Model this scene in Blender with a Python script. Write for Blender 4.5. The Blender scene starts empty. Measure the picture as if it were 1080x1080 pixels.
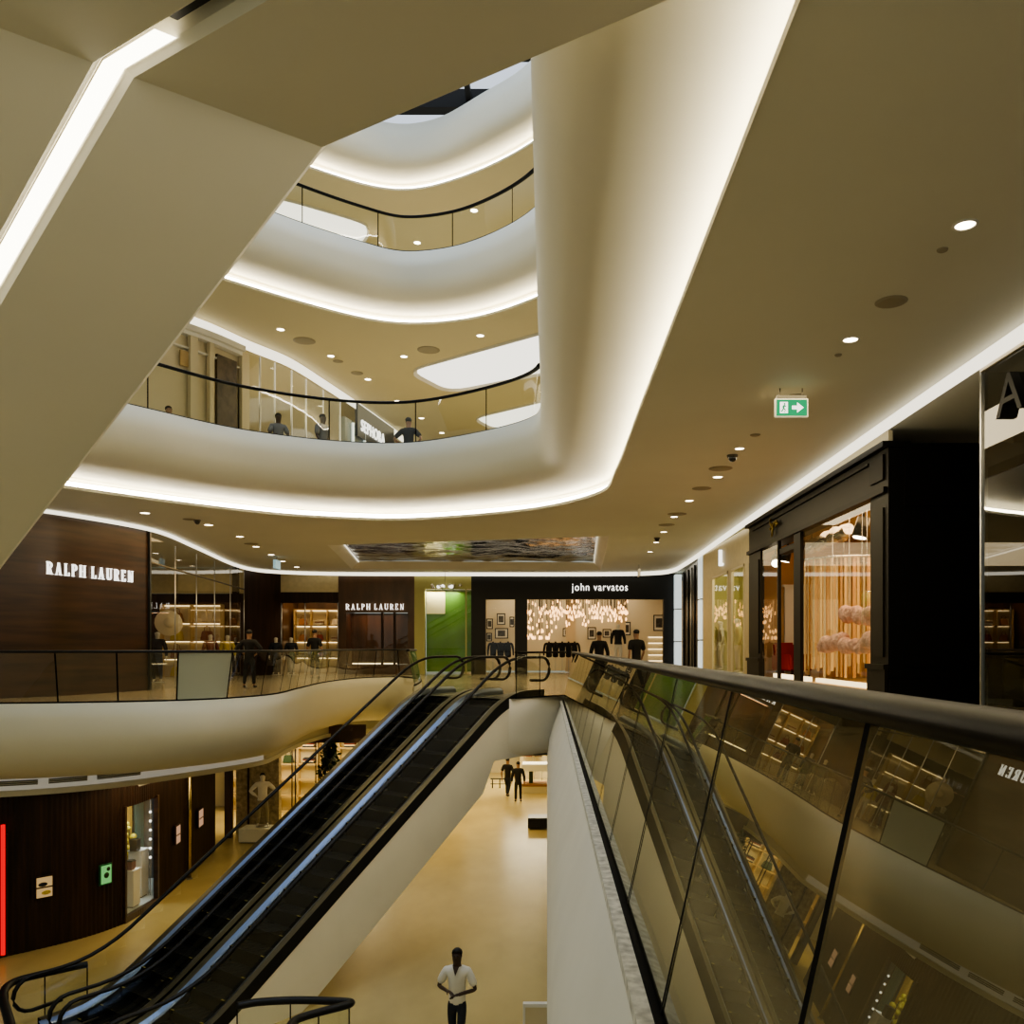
import bpy, bmesh, math, random
from mathutils import Vector, Matrix, noise
random.seed(7)
S = bpy.context.scene
COL = S.collection
EYE = 1.25
ZL = -5.5          # lower concourse
Z1, Z2, Z3 = 5.95, 11.9, 17.8

def V(u, v, d): return Vector(((u-577)/900*d, d, EYE-(v-683)/900*d))
def PX(u, d): return (u-577)/900*d
def DX(u, x): return 900*x/(u-577)
def ZZ(v, d): return EYE-(v-683)/900*d

# ------------------------------------------------------------------ materials
def nt(name):
    m = bpy.data.materials.new(name); m.use_nodes = True
    t = m.node_tree; t.nodes.clear()
    out = t.nodes.new('ShaderNodeOutputMaterial')
    return m, t, out
def N(t, typ, **kw):
    n = t.nodes.new(typ)
    for k, v in kw.items(): setattr(n, k, v)
    return n
def mat(name, col, rough=.5, metal=0., noise_amt=0., scale=5., bump=0., spec=.5, emit=None, estr=0., stretch=None):
    m, t, out = nt(name)
    p = N(t, 'ShaderNodeBsdfPrincipled')
    p.inputs['Base Color'].default_value = (*col, 1)
    p.inputs['Roughness'].default_value = rough
    p.inputs['Metallic'].default_value = metal
    p.inputs['Specular IOR Level'].default_value = spec
    if emit:
        p.inputs['Emission Color'].default_value = (*emit, 1); p.inputs['Emission Strength'].default_value = estr
    if noise_amt or bump:
        tc = N(t, 'ShaderNodeTexCoord'); nz = N(t, 'ShaderNodeTexNoise')
        nz.inputs['Scale'].default_value = scale; nz.inputs['Detail'].default_value = 5
        src = tc.outputs['Object']
        if stretch:
            mp = N(t, 'ShaderNodeMapping'); mp.inputs['Scale'].default_value = stretch
            t.links.new(src, mp.inputs['Vector']); src = mp.outputs['Vector']
        t.links.new(src, nz.inputs['Vector'])
        if noise_amt:
            r = N(t, 'ShaderNodeValToRGB')
            r.color_ramp.elements[0].position = .3; r.color_ramp.elements[1].position = .7
            r.color_ramp.elements[0].color = (*[max(0, c*(1-noise_amt)) for c in col], 1)
            r.color_ramp.elements[1].color = (*[min(1, c*(1+noise_amt)) for c in col], 1)
            t.links.new(nz.outputs['Fac'], r.inputs['Fac']); t.links.new(r.outputs['Color'], p.inputs['Base Color'])
        if bump:
            b = N(t, 'ShaderNodeBump'); b.inputs['Strength'].default_value = bump; b.inputs['Distance'].default_value = .05
            t.links.new(nz.outputs['Fac'], b.inputs['Height']); t.links.new(b.outputs['Normal'], p.inputs['Normal'])
    t.links.new(p.outputs['BSDF'], out.inputs['Surface'])
    return m
def emis(name, col, s):
    m, t, out = nt(name); e = N(t, 'ShaderNodeEmission')
    e.inputs['Color'].default_value = (*col, 1); e.inputs['Strength'].default_value = s
    t.links.new(e.outputs[0], out.inputs[0]); return m
def glass(name, tint=(.93, .97, .92), f0=.08, grow=.9, power=5., rough=0., rcol=(1, 1, 1)):
    """thin architectural glass sheet: transparent plus a mirror reflection that grows to grazing angles"""
    m, t, out = nt(name)
    g = N(t, 'ShaderNodeNewGeometry'); d = N(t, 'ShaderNodeVectorMath', operation='DOT_PRODUCT')
    t.links.new(g.outputs['Normal'], d.inputs[0]); t.links.new(g.outputs['Incoming'], d.inputs[1])
    ab = N(t, 'ShaderNodeMath', operation='ABSOLUTE'); t.links.new(d.outputs['Value'], ab.inputs[0])
    om = N(t, 'ShaderNodeMath', operation='SUBTRACT'); om.inputs[0].default_value = 1; t.links.new(ab.outputs[0], om.inputs[1])
    pw = N(t, 'ShaderNodeMath', operation='POWER'); pw.inputs[1].default_value = power; t.links.new(om.outputs[0], pw.inputs[0])
    ma = N(t, 'ShaderNodeMath', operation='MULTIPLY_ADD', use_clamp=True); ma.inputs[1].default_value = grow; ma.inputs[2].default_value = f0
    t.links.new(pw.outputs[0], ma.inputs[0])
    tr = N(t, 'ShaderNodeBsdfTransparent'); tr.inputs[0].default_value = (*tint, 1)
    gl = N(t, 'ShaderNodeBsdfGlossy'); gl.inputs['Roughness'].default_value = rough; gl.inputs[0].default_value = (*rcol, 1)
    mx = N(t, 'ShaderNodeMixShader')
    t.links.new(ma.outputs[0], mx.inputs[0]); t.links.new(tr.outputs[0], mx.inputs[1]); t.links.new(gl.outputs[0], mx.inputs[2])
    t.links.new(mx.outputs[0], out.inputs[0]); return m

M = {}
M['plaster'] = mat('cream plaster', (.71, .675, .545), .6, noise_amt=.02, scale=.7)
M['plaster_white'] = mat('white plaster', (.80, .77, .68), .55, noise_amt=.03, scale=1.3)
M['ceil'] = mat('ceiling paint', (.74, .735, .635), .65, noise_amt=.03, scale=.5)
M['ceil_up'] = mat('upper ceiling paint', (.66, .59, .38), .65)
M['floor_low'] = mat('honey marble', (.54, .43, .20), .27, noise_amt=.18, scale=.55, stretch=(1, .5, 1))
M['floor_main'] = mat('polished stone', (.36, .315, .23), .2, noise_amt=.15, scale=.8)
M['floor_up'] = mat('pale stone', (.6, .55, .44), .3, noise_amt=.1)
M['black'] = mat('black lacquer', (.008, .008, .008), .3)
M['blacksat'] = mat('black satin', (.006, .006, .006), .55)
M['rail'] = mat('dark bronze rail', (.007, .005, .0035), .45, spec=.14)
M['rubber'] = mat('black rubber', (.006, .006, .006), .45, spec=.3)
M['steel'] = mat('brushed steel', (.55, .55, .55), .3, metal=1)
M['skirt'] = mat('steel skirting', (.22, .27, .38), .34, metal=1)  # blue reflection of the sky is put into the metal colour
M['deck'] = mat('deck aluminium', (.16, .15, .12), .42, metal=.8)
M['step'] = mat('step treads', (.005, .005, .005), .8, spec=.1, noise_amt=.4, scale=30)
M['yellow'] = mat('yellow step edge', (.28, .22, .02), .5)
M['strip'] = emis('cove lamp', (1, .90, .70), 30)
M['strip_hi'] = emis('cove lamp upper', (1, .91, .74), 26)
M['strip_wall'] = emis('wall cove lamp', (1, .92, .74), 1.5)
M['strip_beam'] = emis('slot lamp', (1, .91, .72), 6)
M['panel_light'] = emis('ceiling light panel', (1, .95, .82), 1.6)
M['dl'] = emis('downlight lens', (1, .86, .62), 9)
M['shopstrip'] = emis('shop strip', (1, .76, .42), 2.4)
M['bulb'] = emis('warm bulb', (1, .52, .19), 3.4)
M['sign_white'] = emis('white sign letters', (1, .96, .88), 1.7)
M['sign_green'] = emis('green exit face', (.03, .36, .14), 1.0)
M['red'] = emis('red neon', (1, .004, .008), .9)
M['wood'] = mat('dark walnut', (.040, .018, .007), .32, noise_amt=.5, scale=2.2, stretch=(.25, .25, 3), spec=.5)
M['wood2'] = mat('dark walnut matte', (.028, .013, .007), .5, noise_amt=.5, scale=3, stretch=(2, 2, .2), spec=.3)
M['wood3'] = mat('brown veneer', (.075, .038, .018), .35, noise_amt=.4, scale=2, stretch=(1, 1, .3))
M['darkshop'] = mat('dark brown lacquer', (.0105, .0085, .0045), .5, spec=.3)
M['darkshop2'] = mat('black brown lacquer', (.005, .0042, .003), .5, spec=.25)
M['beige'] = mat('beige stone facade', (.56, .47, .27), .45, noise_amt=.08)
M['cream'] = mat('cream joinery', (.66, .58, .40), .5)
M['orange'] = mat('apricot wall', (.70, .45, .22), .6, noise_amt=.1, scale=1)
M['shelfwood'] = mat('honey shelf', (.50, .36, .17), .5)
M['whitewall'] = mat('shop white wall', (.72, .65, .50), .6)
M['green'] = mat('green display panel', (.10, .24, .03), .3, noise_amt=.2, scale=1)
M['olive'] = mat('olive curtain', (.42, .40, .16), .5)
M['glass'] = glass('balustrade glass', (.25, .25, .19), .09, .85, 3.0, 0., (.86, .86, .74))
M['glass_far'] = glass('balustrade glass far', (.92, .94, .88), .07, .8, 4.5)
M['glass_dark'] = glass('tinted shop glass', (.30, .31, .28), .13, .55, 3.5, .0)
M['shopglass'] = glass('shop window glass', (.95, .96, .93), .06, .75, 5)
M['frost'] = mat('frosted glass', (.42, .45, .38), .3)
M['joint'] = mat('joint seal', (.004, .004, .004), .8, spec=.1)
M['edgewhite'] = mat('worn white edge', (.62, .60, .54), .7, noise_amt=.35, scale=18)
M['skin_dark'] = mat('dark skin', (.055, .028, .016), .5)
M['skin'] = mat('tan skin', (.36, .21, .13), .5)
M['hair'] = mat('black hair', (.008, .007, .006), .6)
M['shirt_white'] = mat('white cotton', (.80, .77, .70), .8)
M['cloth_black'] = mat('black cloth', (.010, .010, .011), .8)
M['cloth_navy'] = mat('navy cloth', (.016, .020, .032), .8)
M['cloth_grey'] = mat('grey cloth', (.16, .16, .16), .8)
M['cloth_pale'] = mat('pale cloth', (.62, .58, .50), .8)
M['khaki'] = mat('khaki cloth', (.36, .31, .2), .8)
M['shoe'] = mat('dark shoe', (.012, .010, .009), .4)
M['manne'] = mat('mannequin white', (.72, .68, .6), .35)
M['pink'] = mat('blush feather', (.74, .47, .40), .9, noise_amt=.15, scale=14, bump=1)
M['goldstrip'] = mat('gold ribbon', (.70, .50, .22), .35, metal=.3, emit=(1, .55, .2), estr=.25)  # faint emission brightens ribbons and grille, which are no lamps
M['silver'] = mat('silver foil', (.75, .74, .7), .25, metal=1, bump=.5, scale=9)
M['redchair'] = mat('red velvet', (.30, .012, .010), .7)
M['mirror'] = mat('dark rippled mirror', (.055, .048, .035), .05, metal=1, bump=.9, scale=1.7)
M['marble'] = mat('brown veined stone', (.34, .28, .18), .35, noise_amt=.45, scale=7)
M['leaf'] = mat('dark leaf', (.018, .045, .012), .5)
M['teal'] = mat('teal curtain', (.10, .21, .17), .7)
M['mustard'] = mat('mustard curtain', (.48, .27, .05), .7)
M['pot'] = mat('dark pot', (.03, .025, .02), .5)
M['grey'] = mat('grey metal', (.16, .145, .11), .5)
M['speaker'] = mat('speaker grille', (.36, .32, .23), .6)
M['ventgrey'] = mat('vent slots', (.20, .19, .16), .6)
M['band'] = mat('white cove band', (.86, .84, .78), .5, emit=(1, .95, .85), estr=.13)  # faint emission stands in for recess light falling on the white band
M['photo'] = mat('dark print', (.06, .055, .05), .4, noise_amt=.8, scale=7)
M['paper'] = mat('white mount', (.82, .80, .74), .6)
M['leather'] = mat('tan leather', (.30, .14, .06), .45)
M['leather2'] = mat('oxblood leather', (.16, .03, .02), .45)
M['leather3'] = mat('cream leather', (.62, .54, .40), .5)
M['goldflower'] = mat('yellow flower', (.62, .48, .06), .6)
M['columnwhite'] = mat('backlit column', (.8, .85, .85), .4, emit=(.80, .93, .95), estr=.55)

# ------------------------------------------------------------------ mesh helpers
class MB:
    def __init__(s): s.bm = bmesh.new(); s.mi = 0
    def face(s, pts, mi=None):
        vs = [s.bm.verts.new(p) for p in pts]
        try: f = s.bm.faces.new(vs)
        except ValueError: return None
        f.material_index = s.mi if mi is None else mi; return f
    def box(s, a, b, mi=None, mtx=None):
        x0, y0, z0 = a; x1, y1, z1 = b
        c = [(x0,y0,z0),(x1,y0,z0),(x1,y1,z0),(x0,y1,z0),(x0,y0,z1),(x1,y0,z1),(x1,y1,z1),(x0,y1,z1)]
        vs = [s.bm.verts.new(mtx @ Vector(p) if mtx else p) for p in c]
        for q in ((0,3,2,1),(4,5,6,7),(0,1,5,4),(1,2,6,5),(2,3,7,6),(3,0,4,7)):
            f = s.bm.faces.new([vs[i] for i in q]); f.material_index = s.mi if mi is None else mi
        return s
    def prism(s, base, h, mi=None):
        """vertical prism on a plan polygon; base is [(x,y,z)], h height"""
        lo = [s.bm.verts.new(p) for p in base]; hi = [s.bm.verts.new((p[0], p[1], p[2]+h)) for p in base]
        n = len(base); fs = [s.bm.faces.new(lo[::-1]), s.bm.faces.new(hi)]
        for i in range(n): fs.append(s.bm.faces.new([lo[i], lo[(i+1) % n], hi[(i+1) % n], hi[i]]))
        for f in fs: f.material_index = s.mi if mi is None else mi
        return s
    def tube(s, pts, r, seg=8, mi=None, cap=True, flat=1.0, up=Vector((0,0,1))):
        pts = [Vector(p) for p in pts]; rings = []; n = len(pts)
        for i, p in enumerate(pts):
            d = (pts[min(i+1, n-1)]-pts[max(i-1, 0)]).normalized()
            side = d.cross(up)
            if side.length < 1e-4: side = d.cross(Vector((1, 0, 0)))
            side.normalize(); u2 = side.cross(d).normalized()
            rr = r[i] if isinstance(r, (list, tuple)) else r
            rings.append([s.bm.verts.new(p+side*math.cos(a)*rr+u2*math.sin(a)*rr*flat) for a in [2*math.pi*k/seg for k in range(seg)]])
        for i in range(n-1):
            for k in range(seg):
                f = s.bm.faces.new([rings[i][k], rings[i][(k+1) % seg], rings[i+1][(k+1) % seg], rings[i+1][k]])
                f.material_index = s.mi if mi is None else mi; f.smooth = True
        if cap:
            for ring in (rings[0][::-1], rings[-1]):
                f = s.bm.faces.new(ring); f.material_index = s.mi if mi is None else mi
        return s
    def lathe(s, c, prof, seg=16, mi=None, axis=None):
        """prof [(r,z)] around vertical axis through c"""
        c = Vector(c); rings = []
        for r, z in prof:
            if r < 1e-5: rings.append([s.bm.verts.new(c+Vector((0, 0, z)))])
            else: rings.append([s.bm.verts.new(c+Vector((r*math.cos(a), r*math.sin(a), z))) for a in [2*math.pi*k/seg for k in range(seg)]])
        for i in range(len(rings)-1):
            A, B = rings[i], rings[i+1]
            for k in range(seg):
                k2 = (k+1) % seg
                if len(A) == 1 and len(B) == 1: continue
                if len(A) == 1: q = [A[0], B[k2], B[k]]
                elif len(B) == 1: q = [A[k], A[k2], B[0]]
                else: q = [A[k], A[k2], B[k2], B[k]]
                f = s.bm.faces.new(q); f.smooth = True; f.material_index = s.mi if mi is None else mi
        return s
    def ball(s, c, r, mi=None, seg=10, sc=(1, 1, 1)):
        n = 6; c = Vector(c)
        rings = []
        for i in range(n+1):
            a = math.pi*i/n
            if i in (0, n): rings.append([s.bm.verts.new(c+Vector((0, 0, r*sc[2]*math.cos(a))))])
            else: rings.append([s.bm.verts.new(c+Vector((r*sc[0]*math.sin(a)*math.cos(t), r*sc[1]*math.sin(a)*math.sin(t), r*sc[2]*math.cos(a)))) for t in [2*math.pi*k/seg for k in range(seg)]])
        for i in range(n):
            A, B = rings[i], rings[i+1]
            for k in range(seg):
                k2 = (k+1) % seg
                if len(A) == 1: q = [A[0], B[k], B[k2]]
                elif len(B) == 1: q = [A[k], B[0], A[k2]]
                else: q = [A[k], B[k], B[k2], A[k2]]
                f = s.bm.faces.new(q); f.smooth = True; f.material_index = s.mi if mi is None else mi
        return s
    def build(s, name, mats, parent=None, bevel=0, smooth=False, recalc=True):
        if bevel:
            bmesh.ops.bevel(s.bm, geom=[e for e in s.bm.edges], offset=bevel, segments=2, affect='EDGES', clamp_overlap=True)
        if recalc: bmesh.ops.recalc_face_normals(s.bm, faces=s.bm.faces)
        me = bpy.data.meshes.new(name); s.bm.to_mesh(me); s.bm.free()
        for m in (mats if isinstance(mats, (list, tuple)) else [mats]): me.materials.append(M[m] if isinstance(m, str) else m)
        if smooth:
            for p in me.polygons: p.use_smooth = True
        o = bpy.data.objects.new(name, me); COL.objects.link(o)
        if parent is not None: o.parent = parent; o.matrix_parent_inverse = Matrix.Identity(4)
        return o
def tag(o, label, cat, group=None, kind=None):
    o['label'] = label; o['category'] = cat
    if group: o['group'] = group
    if kind: o['kind'] = kind
    return o
def thing(name, label, cat, loc=(0, 0, 0), rz=0, group=None):
    o = bpy.data.objects.new(name, None); COL.objects.link(o); o.location = loc; o.rotation_euler = (0, 0, rz)
    o.empty_display_size = .2
    return tag(o, label, cat, group)
def struct(o): o['kind'] = 'structure'; return o
def copy_tree(o, parent=None):
    c = o.copy(); COL.objects.link(c)
    if parent is not None: c.parent = parent
    for ch in list(o.children): copy_tree(ch, c)
    return c
ORD = ['first','second','third','fourth','fifth','sixth','seventh','eighth','ninth','tenth','eleventh','twelfth','thirteenth','fourteenth','fifteenth','sixteenth','seventeenth','eighteenth']

def catmull(P, n, closed=False):
    P = [Vector(p) for p in P]; out = []; m = len(P)-1
    for i in range(n):
        t = i/(n-1)*m; k = min(int(t), m-1); f = t-k
        p0 = P[max(k-1, 0)]; p1 = P[k]; p2 = P[k+1]; p3 = P[min(k+2, m)]
        # centripetal-free tension-limited spline
        d1 = (p2-p0)*.5; d2 = (p3-p1)*.5; L = (p2-p1).length
        if d1.length > L: d1 *= L/d1.length
        if d2.length > L: d2 *= L/d2.length
        h00 = 2*f**3-3*f*f+1; h10 = f**3-2*f*f+f; h01 = -2*f**3+3*f*f; h11 = f**3-f*f
        out.append(p1*h00+d1*h10+p2*h01+d2*h11)
    return out
def resample(P, step):
    P = [Vector(p) for p in P]; out = [P[0].copy()]; acc = 0
    for a, b in zip(P, P[1:]):
        L = (b-a).length; t = step-acc
        while t <= L:
            out.append(a+(b-a)*(t/L)); t += step
        acc = L-(t-step)
    if (out[-1]-P[-1]).length > step*.3: out.append(P[-1].copy())
    return out
def loft(name, T, L, prof, material, n=90):
    """edge of a floor slab: T is the upper rim curve, L the curve the soffit returns to; prof [(fraction T->L, z)]"""
    a, b = catmull([(*p, 0) for p in T], n), catmull([(*p, 0) for p in L], n)
    mb = MB(); g = []
    for p, q in zip(a, b):
        g.append([mb.bm.verts.new((p.x+(q.x-p.x)*f, p.y+(q.y-p.y)*f, z)) for f, z in prof])
    for i in range(n-1):
        for j in range(len(prof)-1):
            f = mb.bm.faces.new([g[i][j], g[i+1][j], g[i+1][j+1], g[i][j+1]]); f.smooth = True
    return struct(mb.build(name, material, recalc=True)), a, b
def ngon(name, pts, z, material):
    mb = MB(); f = mb.face([(p[0], p[1], z) for p in pts])
    bmesh.ops.triangulate(mb.bm, faces=[f])
    return struct(mb.build(name, material))
def ribbon(name, curve, z0, z1, material, parent=None):
    mb = MB(); prev = None
    for p in curve:
        c = (mb.bm.verts.new((p[0], p[1], z0)), mb.bm.verts.new((p[0], p[1], z1)))
        if prev: mb.bm.faces.new([prev[0], c[0], c[1], prev[1]]).smooth = True
        prev = c
    return mb.build(name, material, parent)
def lerp(a, b, t): return a+(b-a)*t

def text_obj(name, body, size, material, parent=None, mtx=None, depth=.02, align='CENTER', sx=1.0, spacing=1.0, ay='CENTER'):
    cu = bpy.data.curves.new(name+'_curve', 'FONT'); cu.body = body; cu.size = size; cu.extrude = depth; cu.align_x = align; cu.align_y = ay
    cu.space_character = spacing
    tmp = bpy.data.objects.new('tmp_text', cu); COL.objects.link(tmp)
    dg = bpy.context.evaluated_depsgraph_get()
    me = bpy.data.meshes.new_from_object(tmp.evaluated_get(dg)); COL.objects.unlink(tmp); bpy.data.objects.remove(tmp)
    me.transform(Matrix.Scale(sx, 4, (1, 0, 0)))
    if mtx: me.transform(mtx)
    me.materials.clear(); me.materials.append(M[material])
    o = bpy.data.objects.new(name, me); COL.objects.link(o)
    if parent is not None: o.parent = parent
    return o
def face_mtx(origin, right, up=Vector((0, 0, 1))):
    r = Vector(right).normalized(); n = r.cross(up).normalized()
    m = Matrix((( r.x, up.x, n.x, origin[0]), (r.y, up.y, n.y, origin[1]), (r.z, up.z, n.z, origin[2]), (0, 0, 0, 1)))
    return m

# serif capitals drawn as strokes: thick stems, thin arms, flat serifs (unit height 1)
def serif_word(name, word, h, material, mtx, parent, depth=.05, condense=.62):
    mb = MB(); x = 0.
    tk, tn, sf = .115, .045, .045
    def bar(a, b, w):   # slanted bar with horizontal width w
        mb.prism_z([(a[0], a[1]), (a[0]+w, a[1]), (b[0]+w, b[1]), (b[0], b[1])])
    def pz(pts):
        lo = [mb.bm.verts.new((p[0]*h, p[1]*h, 0)) for p in pts]; hi = [mb.bm.verts.new((p[0]*h, p[1]*h, depth)) for p in pts]
        k = len(pts); mb.bm.faces.new(lo[::-1]); mb.bm.faces.new(hi)
        for i in range(k): mb.bm.faces.new([lo[i], lo[(i+1) % k], hi[(i+1) % k], hi[i]])
    mb.prism_z = pz
    def rect(x0, y0, x1, y1): pz([(x0, y0), (x1, y0), (x1, y1), (x0, y1)])
    def serif(xc, y, w=.24): rect(xc-w/2, y, xc+w/2, y+sf)
    def bowl(x0, y0, y1, w):
        k = 8; cy = (y0+y1)/2; ry = (y1-y0)/2
        o = [(x0+w*math.sin(math.pi*i/k), cy+ry*math.cos(math.pi*i/k)) for i in range(k+1)]
        ii = [(x0+(w-tk)*math.sin(math.pi*i/k), cy+(ry-tn)*math.cos(math.pi*i/k)) for i in range(k+1)]
        for i in range(k): pz([o[i], o[i+1], ii[i+1], ii[i]])
    for ch in word:
        c = condense/.62
        if ch == ' ': x += .60*c; continue
        if ch in 'RP':
            rect(x+.06, 0, x+.06+tk, 1); serif(x+.14, 0); rect(x, 1-sf, x+.2, 1); bowl(x+.2, .45, 1, .36)
            rect(x+.2, .45, x+.26, .45+tn)
            if ch == 'R': bar((x+.44, 0), (x+.26, .48), tk); serif(x+.56, 0, .2); w = .66
            else: w = .60
        elif ch == 'A':
            bar((x+.08, 0), (x+.32, 1), tn); bar((x+.48, 0), (x+.28, 1), tk); rect(x+.16, .3, x+.5, .3+tn); serif(x+.1, 0, .24); serif(x+.58, 0, .28); w = .72
        elif ch == 'L':
            rect(x+.06, 0, x+.06+tk, 1); serif(x+.14, 1-sf); rect(x, 0, x+.5, tn); bar((x+.46, 0), (x+.46, .28), .05); w = .54
        elif ch == 'H':
            rect(x+.06, 0, x+.06+tk, 1); rect(x+.50, 0, x+.50+tk, 1); rect(x+.2, .47, x+.52, .47+tn)
            for xx in (.14, .58): serif(x+xx, 0); serif(x+xx, 1-sf)
            w = .74
        elif ch == 'U':
            rect(x+.06, .25, x+.06+tk, 1); rect(x+.52, .25, x+.52+tn, 1); serif(x+.14, 1-sf); serif(x+.55, 1-sf, .22)
            k = 8
            o = [(x+.32-.26*math.cos(math.pi*i/k), .26-.26*math.sin(math.pi*i/k)) for i in range(k+1)]
            ii = [(x+.375-.145*math.cos(math.pi*i/k), .26-.2*math.sin(math.pi*i/k)) for i in range(k+1)]
            for i in range(k): pz([o[i], o[i+1], ii[i+1], ii[i]])
            w = .68
        elif ch == 'E':
            rect(x+.06, 0, x+.06+tk, 1); rect(x, 0, x+.5, tn); rect(x, 1-tn, x+.48, 1); rect(x+.2, .48, x+.4, .48+tn)
            rect(x+.45, 0, x+.5, .26); rect(x+.43, .76, x+.48, 1); w = .56
        elif ch == 'N':
            rect(x+.1, 0, x+.1+tn, 1); rect(x+.56, 0, x+.56+tn, 1); bar((x+.46, 0), (x+.06, 1), tk); serif(x+.13, 0, .22); serif(x+.58, 1-sf, .22); w = .72
        x += (w+.30)*c
    me_w = x*h
    bmesh.ops.translate(mb.bm, verts=mb.bm.verts, vec=(-me_w/2, -h/2, 0))
    bmesh.ops.transform(mb.bm, matrix=mtx, verts=mb.bm.verts)
    return mb.build(name, material, parent), me_w

# ------------------------------------------------------------------ balustrades
def balustrade(name, label, path, z0, h, panel=1.35, lean=0., glassmat='glass_far', rail_r=.045, railflat=.6, shoe=.05, frosted=(), lean_pts=None, railmat='rail', gap=.012, seal=.030):
    """curving glass guard: panels standing on path at z0, rail at z0+h; lean = horizontal offset of the top to the walker's side"""
    root = thing(name, label, 'glass balustrade', (0, 0, 0))
    pts = resample(path, panel)
    fine = resample(path, .12)
    def nrm(P, i):
        d = (P[min(i+1, len(P)-1)]-P[max(i-1, 0)]); d.z = 0; d.normalize(); return Vector((d.y, -d.x, 0))
    per = max(1, round(panel/.12)); i = 0; k = 0
    if frosted and frosted[0] == 'u':
        m = min(range(len(fine)), key=lambda q: abs(577+900*fine[q].x/fine[q].y-frosted[1])+(0 if fine[q].y < 20 else 500))
        fine = fine[m % per:]; frosted = (m//per,)
    while i < len(fine)-1:
        j = min(i+per, len(fine)-1)
        if len(fine)-1-j < per*.35: j = len(fine)-1
        seg = fine[i:j+1]; mb = MB(); prev = None
        for q in range(i, j+1):
            p = fine[q]; n = nrm(fine, q)
            a = Vector((p.x, p.y, z0)); b = Vector((p.x, p.y, z0+h-.03))+n*lean
            cur = (mb.bm.verts.new(a), mb.bm.verts.new(b))
            if prev:
                f = mb.bm.faces.new([prev[0], cur[0], cur[1], prev[1]]); f.smooth = True
                f.material_index = 2 if k in frosted else 0
            prev = cur
        # dark seal along the joint
        p = fine[j]; n = nrm(fine, j); t = (fine[j]-fine[max(j-1, 0)]).normalized()*seal
        a = Vector((p.x, p.y, z0)); b = Vector((p.x, p.y, z0+h-.03))+n*lean
        for off in (-n*.004,):
            mb.face([a-t+off, a+off, b+off, b-t+off], 1)
        o = mb.build('glass_panel', [glassmat, 'joint', 'frost'], root, recalc=False)
        if k in frosted: o['label'] = 'frosted pale green glass panel'
        i = j; k += 1
    rp = [Vector((p.x, p.y, z0+h))+nrm(fine, q)*lean for q, p in enumerate(fine)]
    MB().tube(rp, rail_r, 10, flat=railflat).build('handrail', railmat, root)
    if shoe:
        mb = MB(); mb.tube([Vector((p.x, p.y, z0+.01)) for p in fine], shoe*.5, 6, flat=1.0); mb.build('base_shoe', 'joint', root)
    return root

# ================================================================== THE SETTING
CZ = 4.75   # main level ceiling
# ---- slab edges of the levels above
def slabprof(c, floor):   # c: ceiling below this slab, floor: level of this slab's floor
    return [(.10, floor), (.10, floor+.40), (0, floor+.40), (0, c+1.15), (.03, c+.85), (.10, c+.62), (.24, c+.46), (.45, c+.37), (.75, c+.30), (1.02, c+.27), (1.3, c+.25), (1.3, c+.02)]
T1 = [(-.13,-4),(-.13,5),(-.13,12),(-.13,17.3),(-.35,18.9),(-1.74,20.3),(-3.5,21.25),(-5.3,21.05),(-7.2,19.9),(-8.6,18.1),(-10.5,15.5),(-12.5,12.5)]
L1 = [(1.36,-4),(1.36,5),(1.36,12),(1.36,17.0),(1.15,19.4),(-.5,21.7),(-3.8,23.3),(-6.3,22.8),(-8.0,21.6),(-9.8,19.6),(-12,16.5),(-14.2,13.3)]
T2 = [(1.5,-4),(1.5,10),(1.2,16),(.5,19.2),(-.43,21.6),(-2.2,23.3),(-3.9,23.8),(-5.1,23.2),(-6.7,21.9),(-9,19.5),(-12,16)]
L2 = [(3,-4),(3,10),(2.7,17),(1.5,20.8),(-.33,23.1),(-2.15,24.5),(-4.04,24.9),(-5.6,24.3),(-8.1,22.1),(-11,19),(-14,15.5)]
T3 = [(1.2,-4),(1.2,18),(.6,22.5),(-.6,24.8),(-2,26.1),(-3.5,27.3),(-4.85,27.6),(-6.2,27),(-8,25.3),(-11,21.5)]
L3 = [(2.5,-4),(2.5,19),(1.2,23.8),(-.52,26),(-2.1,27.4),(-3.85,28.4),(-5.1,28.6),(-6.4,28.1),(-8.6,26.4),(-12,22.5)]
CE2, CE3 = 10.7, 16.6
curves = {}
for k, (T, L, c, fl) in enumerate(((T1, L1, CZ, Z1), (T2, L2, CE2, Z2), (T3, L3, CE3, Z3))):
    o, a, b = loft('trim_%d' % (k+1), T, L, slabprof(c, fl), 'plaster')
    curves[k+1] = (a, b)
    # lip of the ceiling below and the lamp strip hidden behind it
    lip = [p+(p-q).normalized()*0 for p, q in zip(b, a)]
    struct(ribbon('trim_%d' % (k+11), lip, c-.02, c+.05, 'plaster'))
    st = ribbon('cove_light', [p+(p-q).normalized()*.16 for p, q in zip(b, a)], c+.045, c+.165, 'strip' if k == 0 else 'strip_hi')
    tag(st, ['continuous white cove light around the opening in the main level ceiling', 'curved white cove light under the second balcony up', 'curved white cove light under the topmost balcony'][k], 'cove light')

OUT = [(-18, 13), (-18, 25.5), (9, 25.5), (9, -4)]
def ceil_with_edge(name, b, c, m):
    pts = [(p.x, p.y) for p in b]     # near right -> far -> left
    return ngon(name, pts+[(-18, pts[-1][1]-.5), (-18, 31), (9, 31), (9, -4)], c, m)
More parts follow.
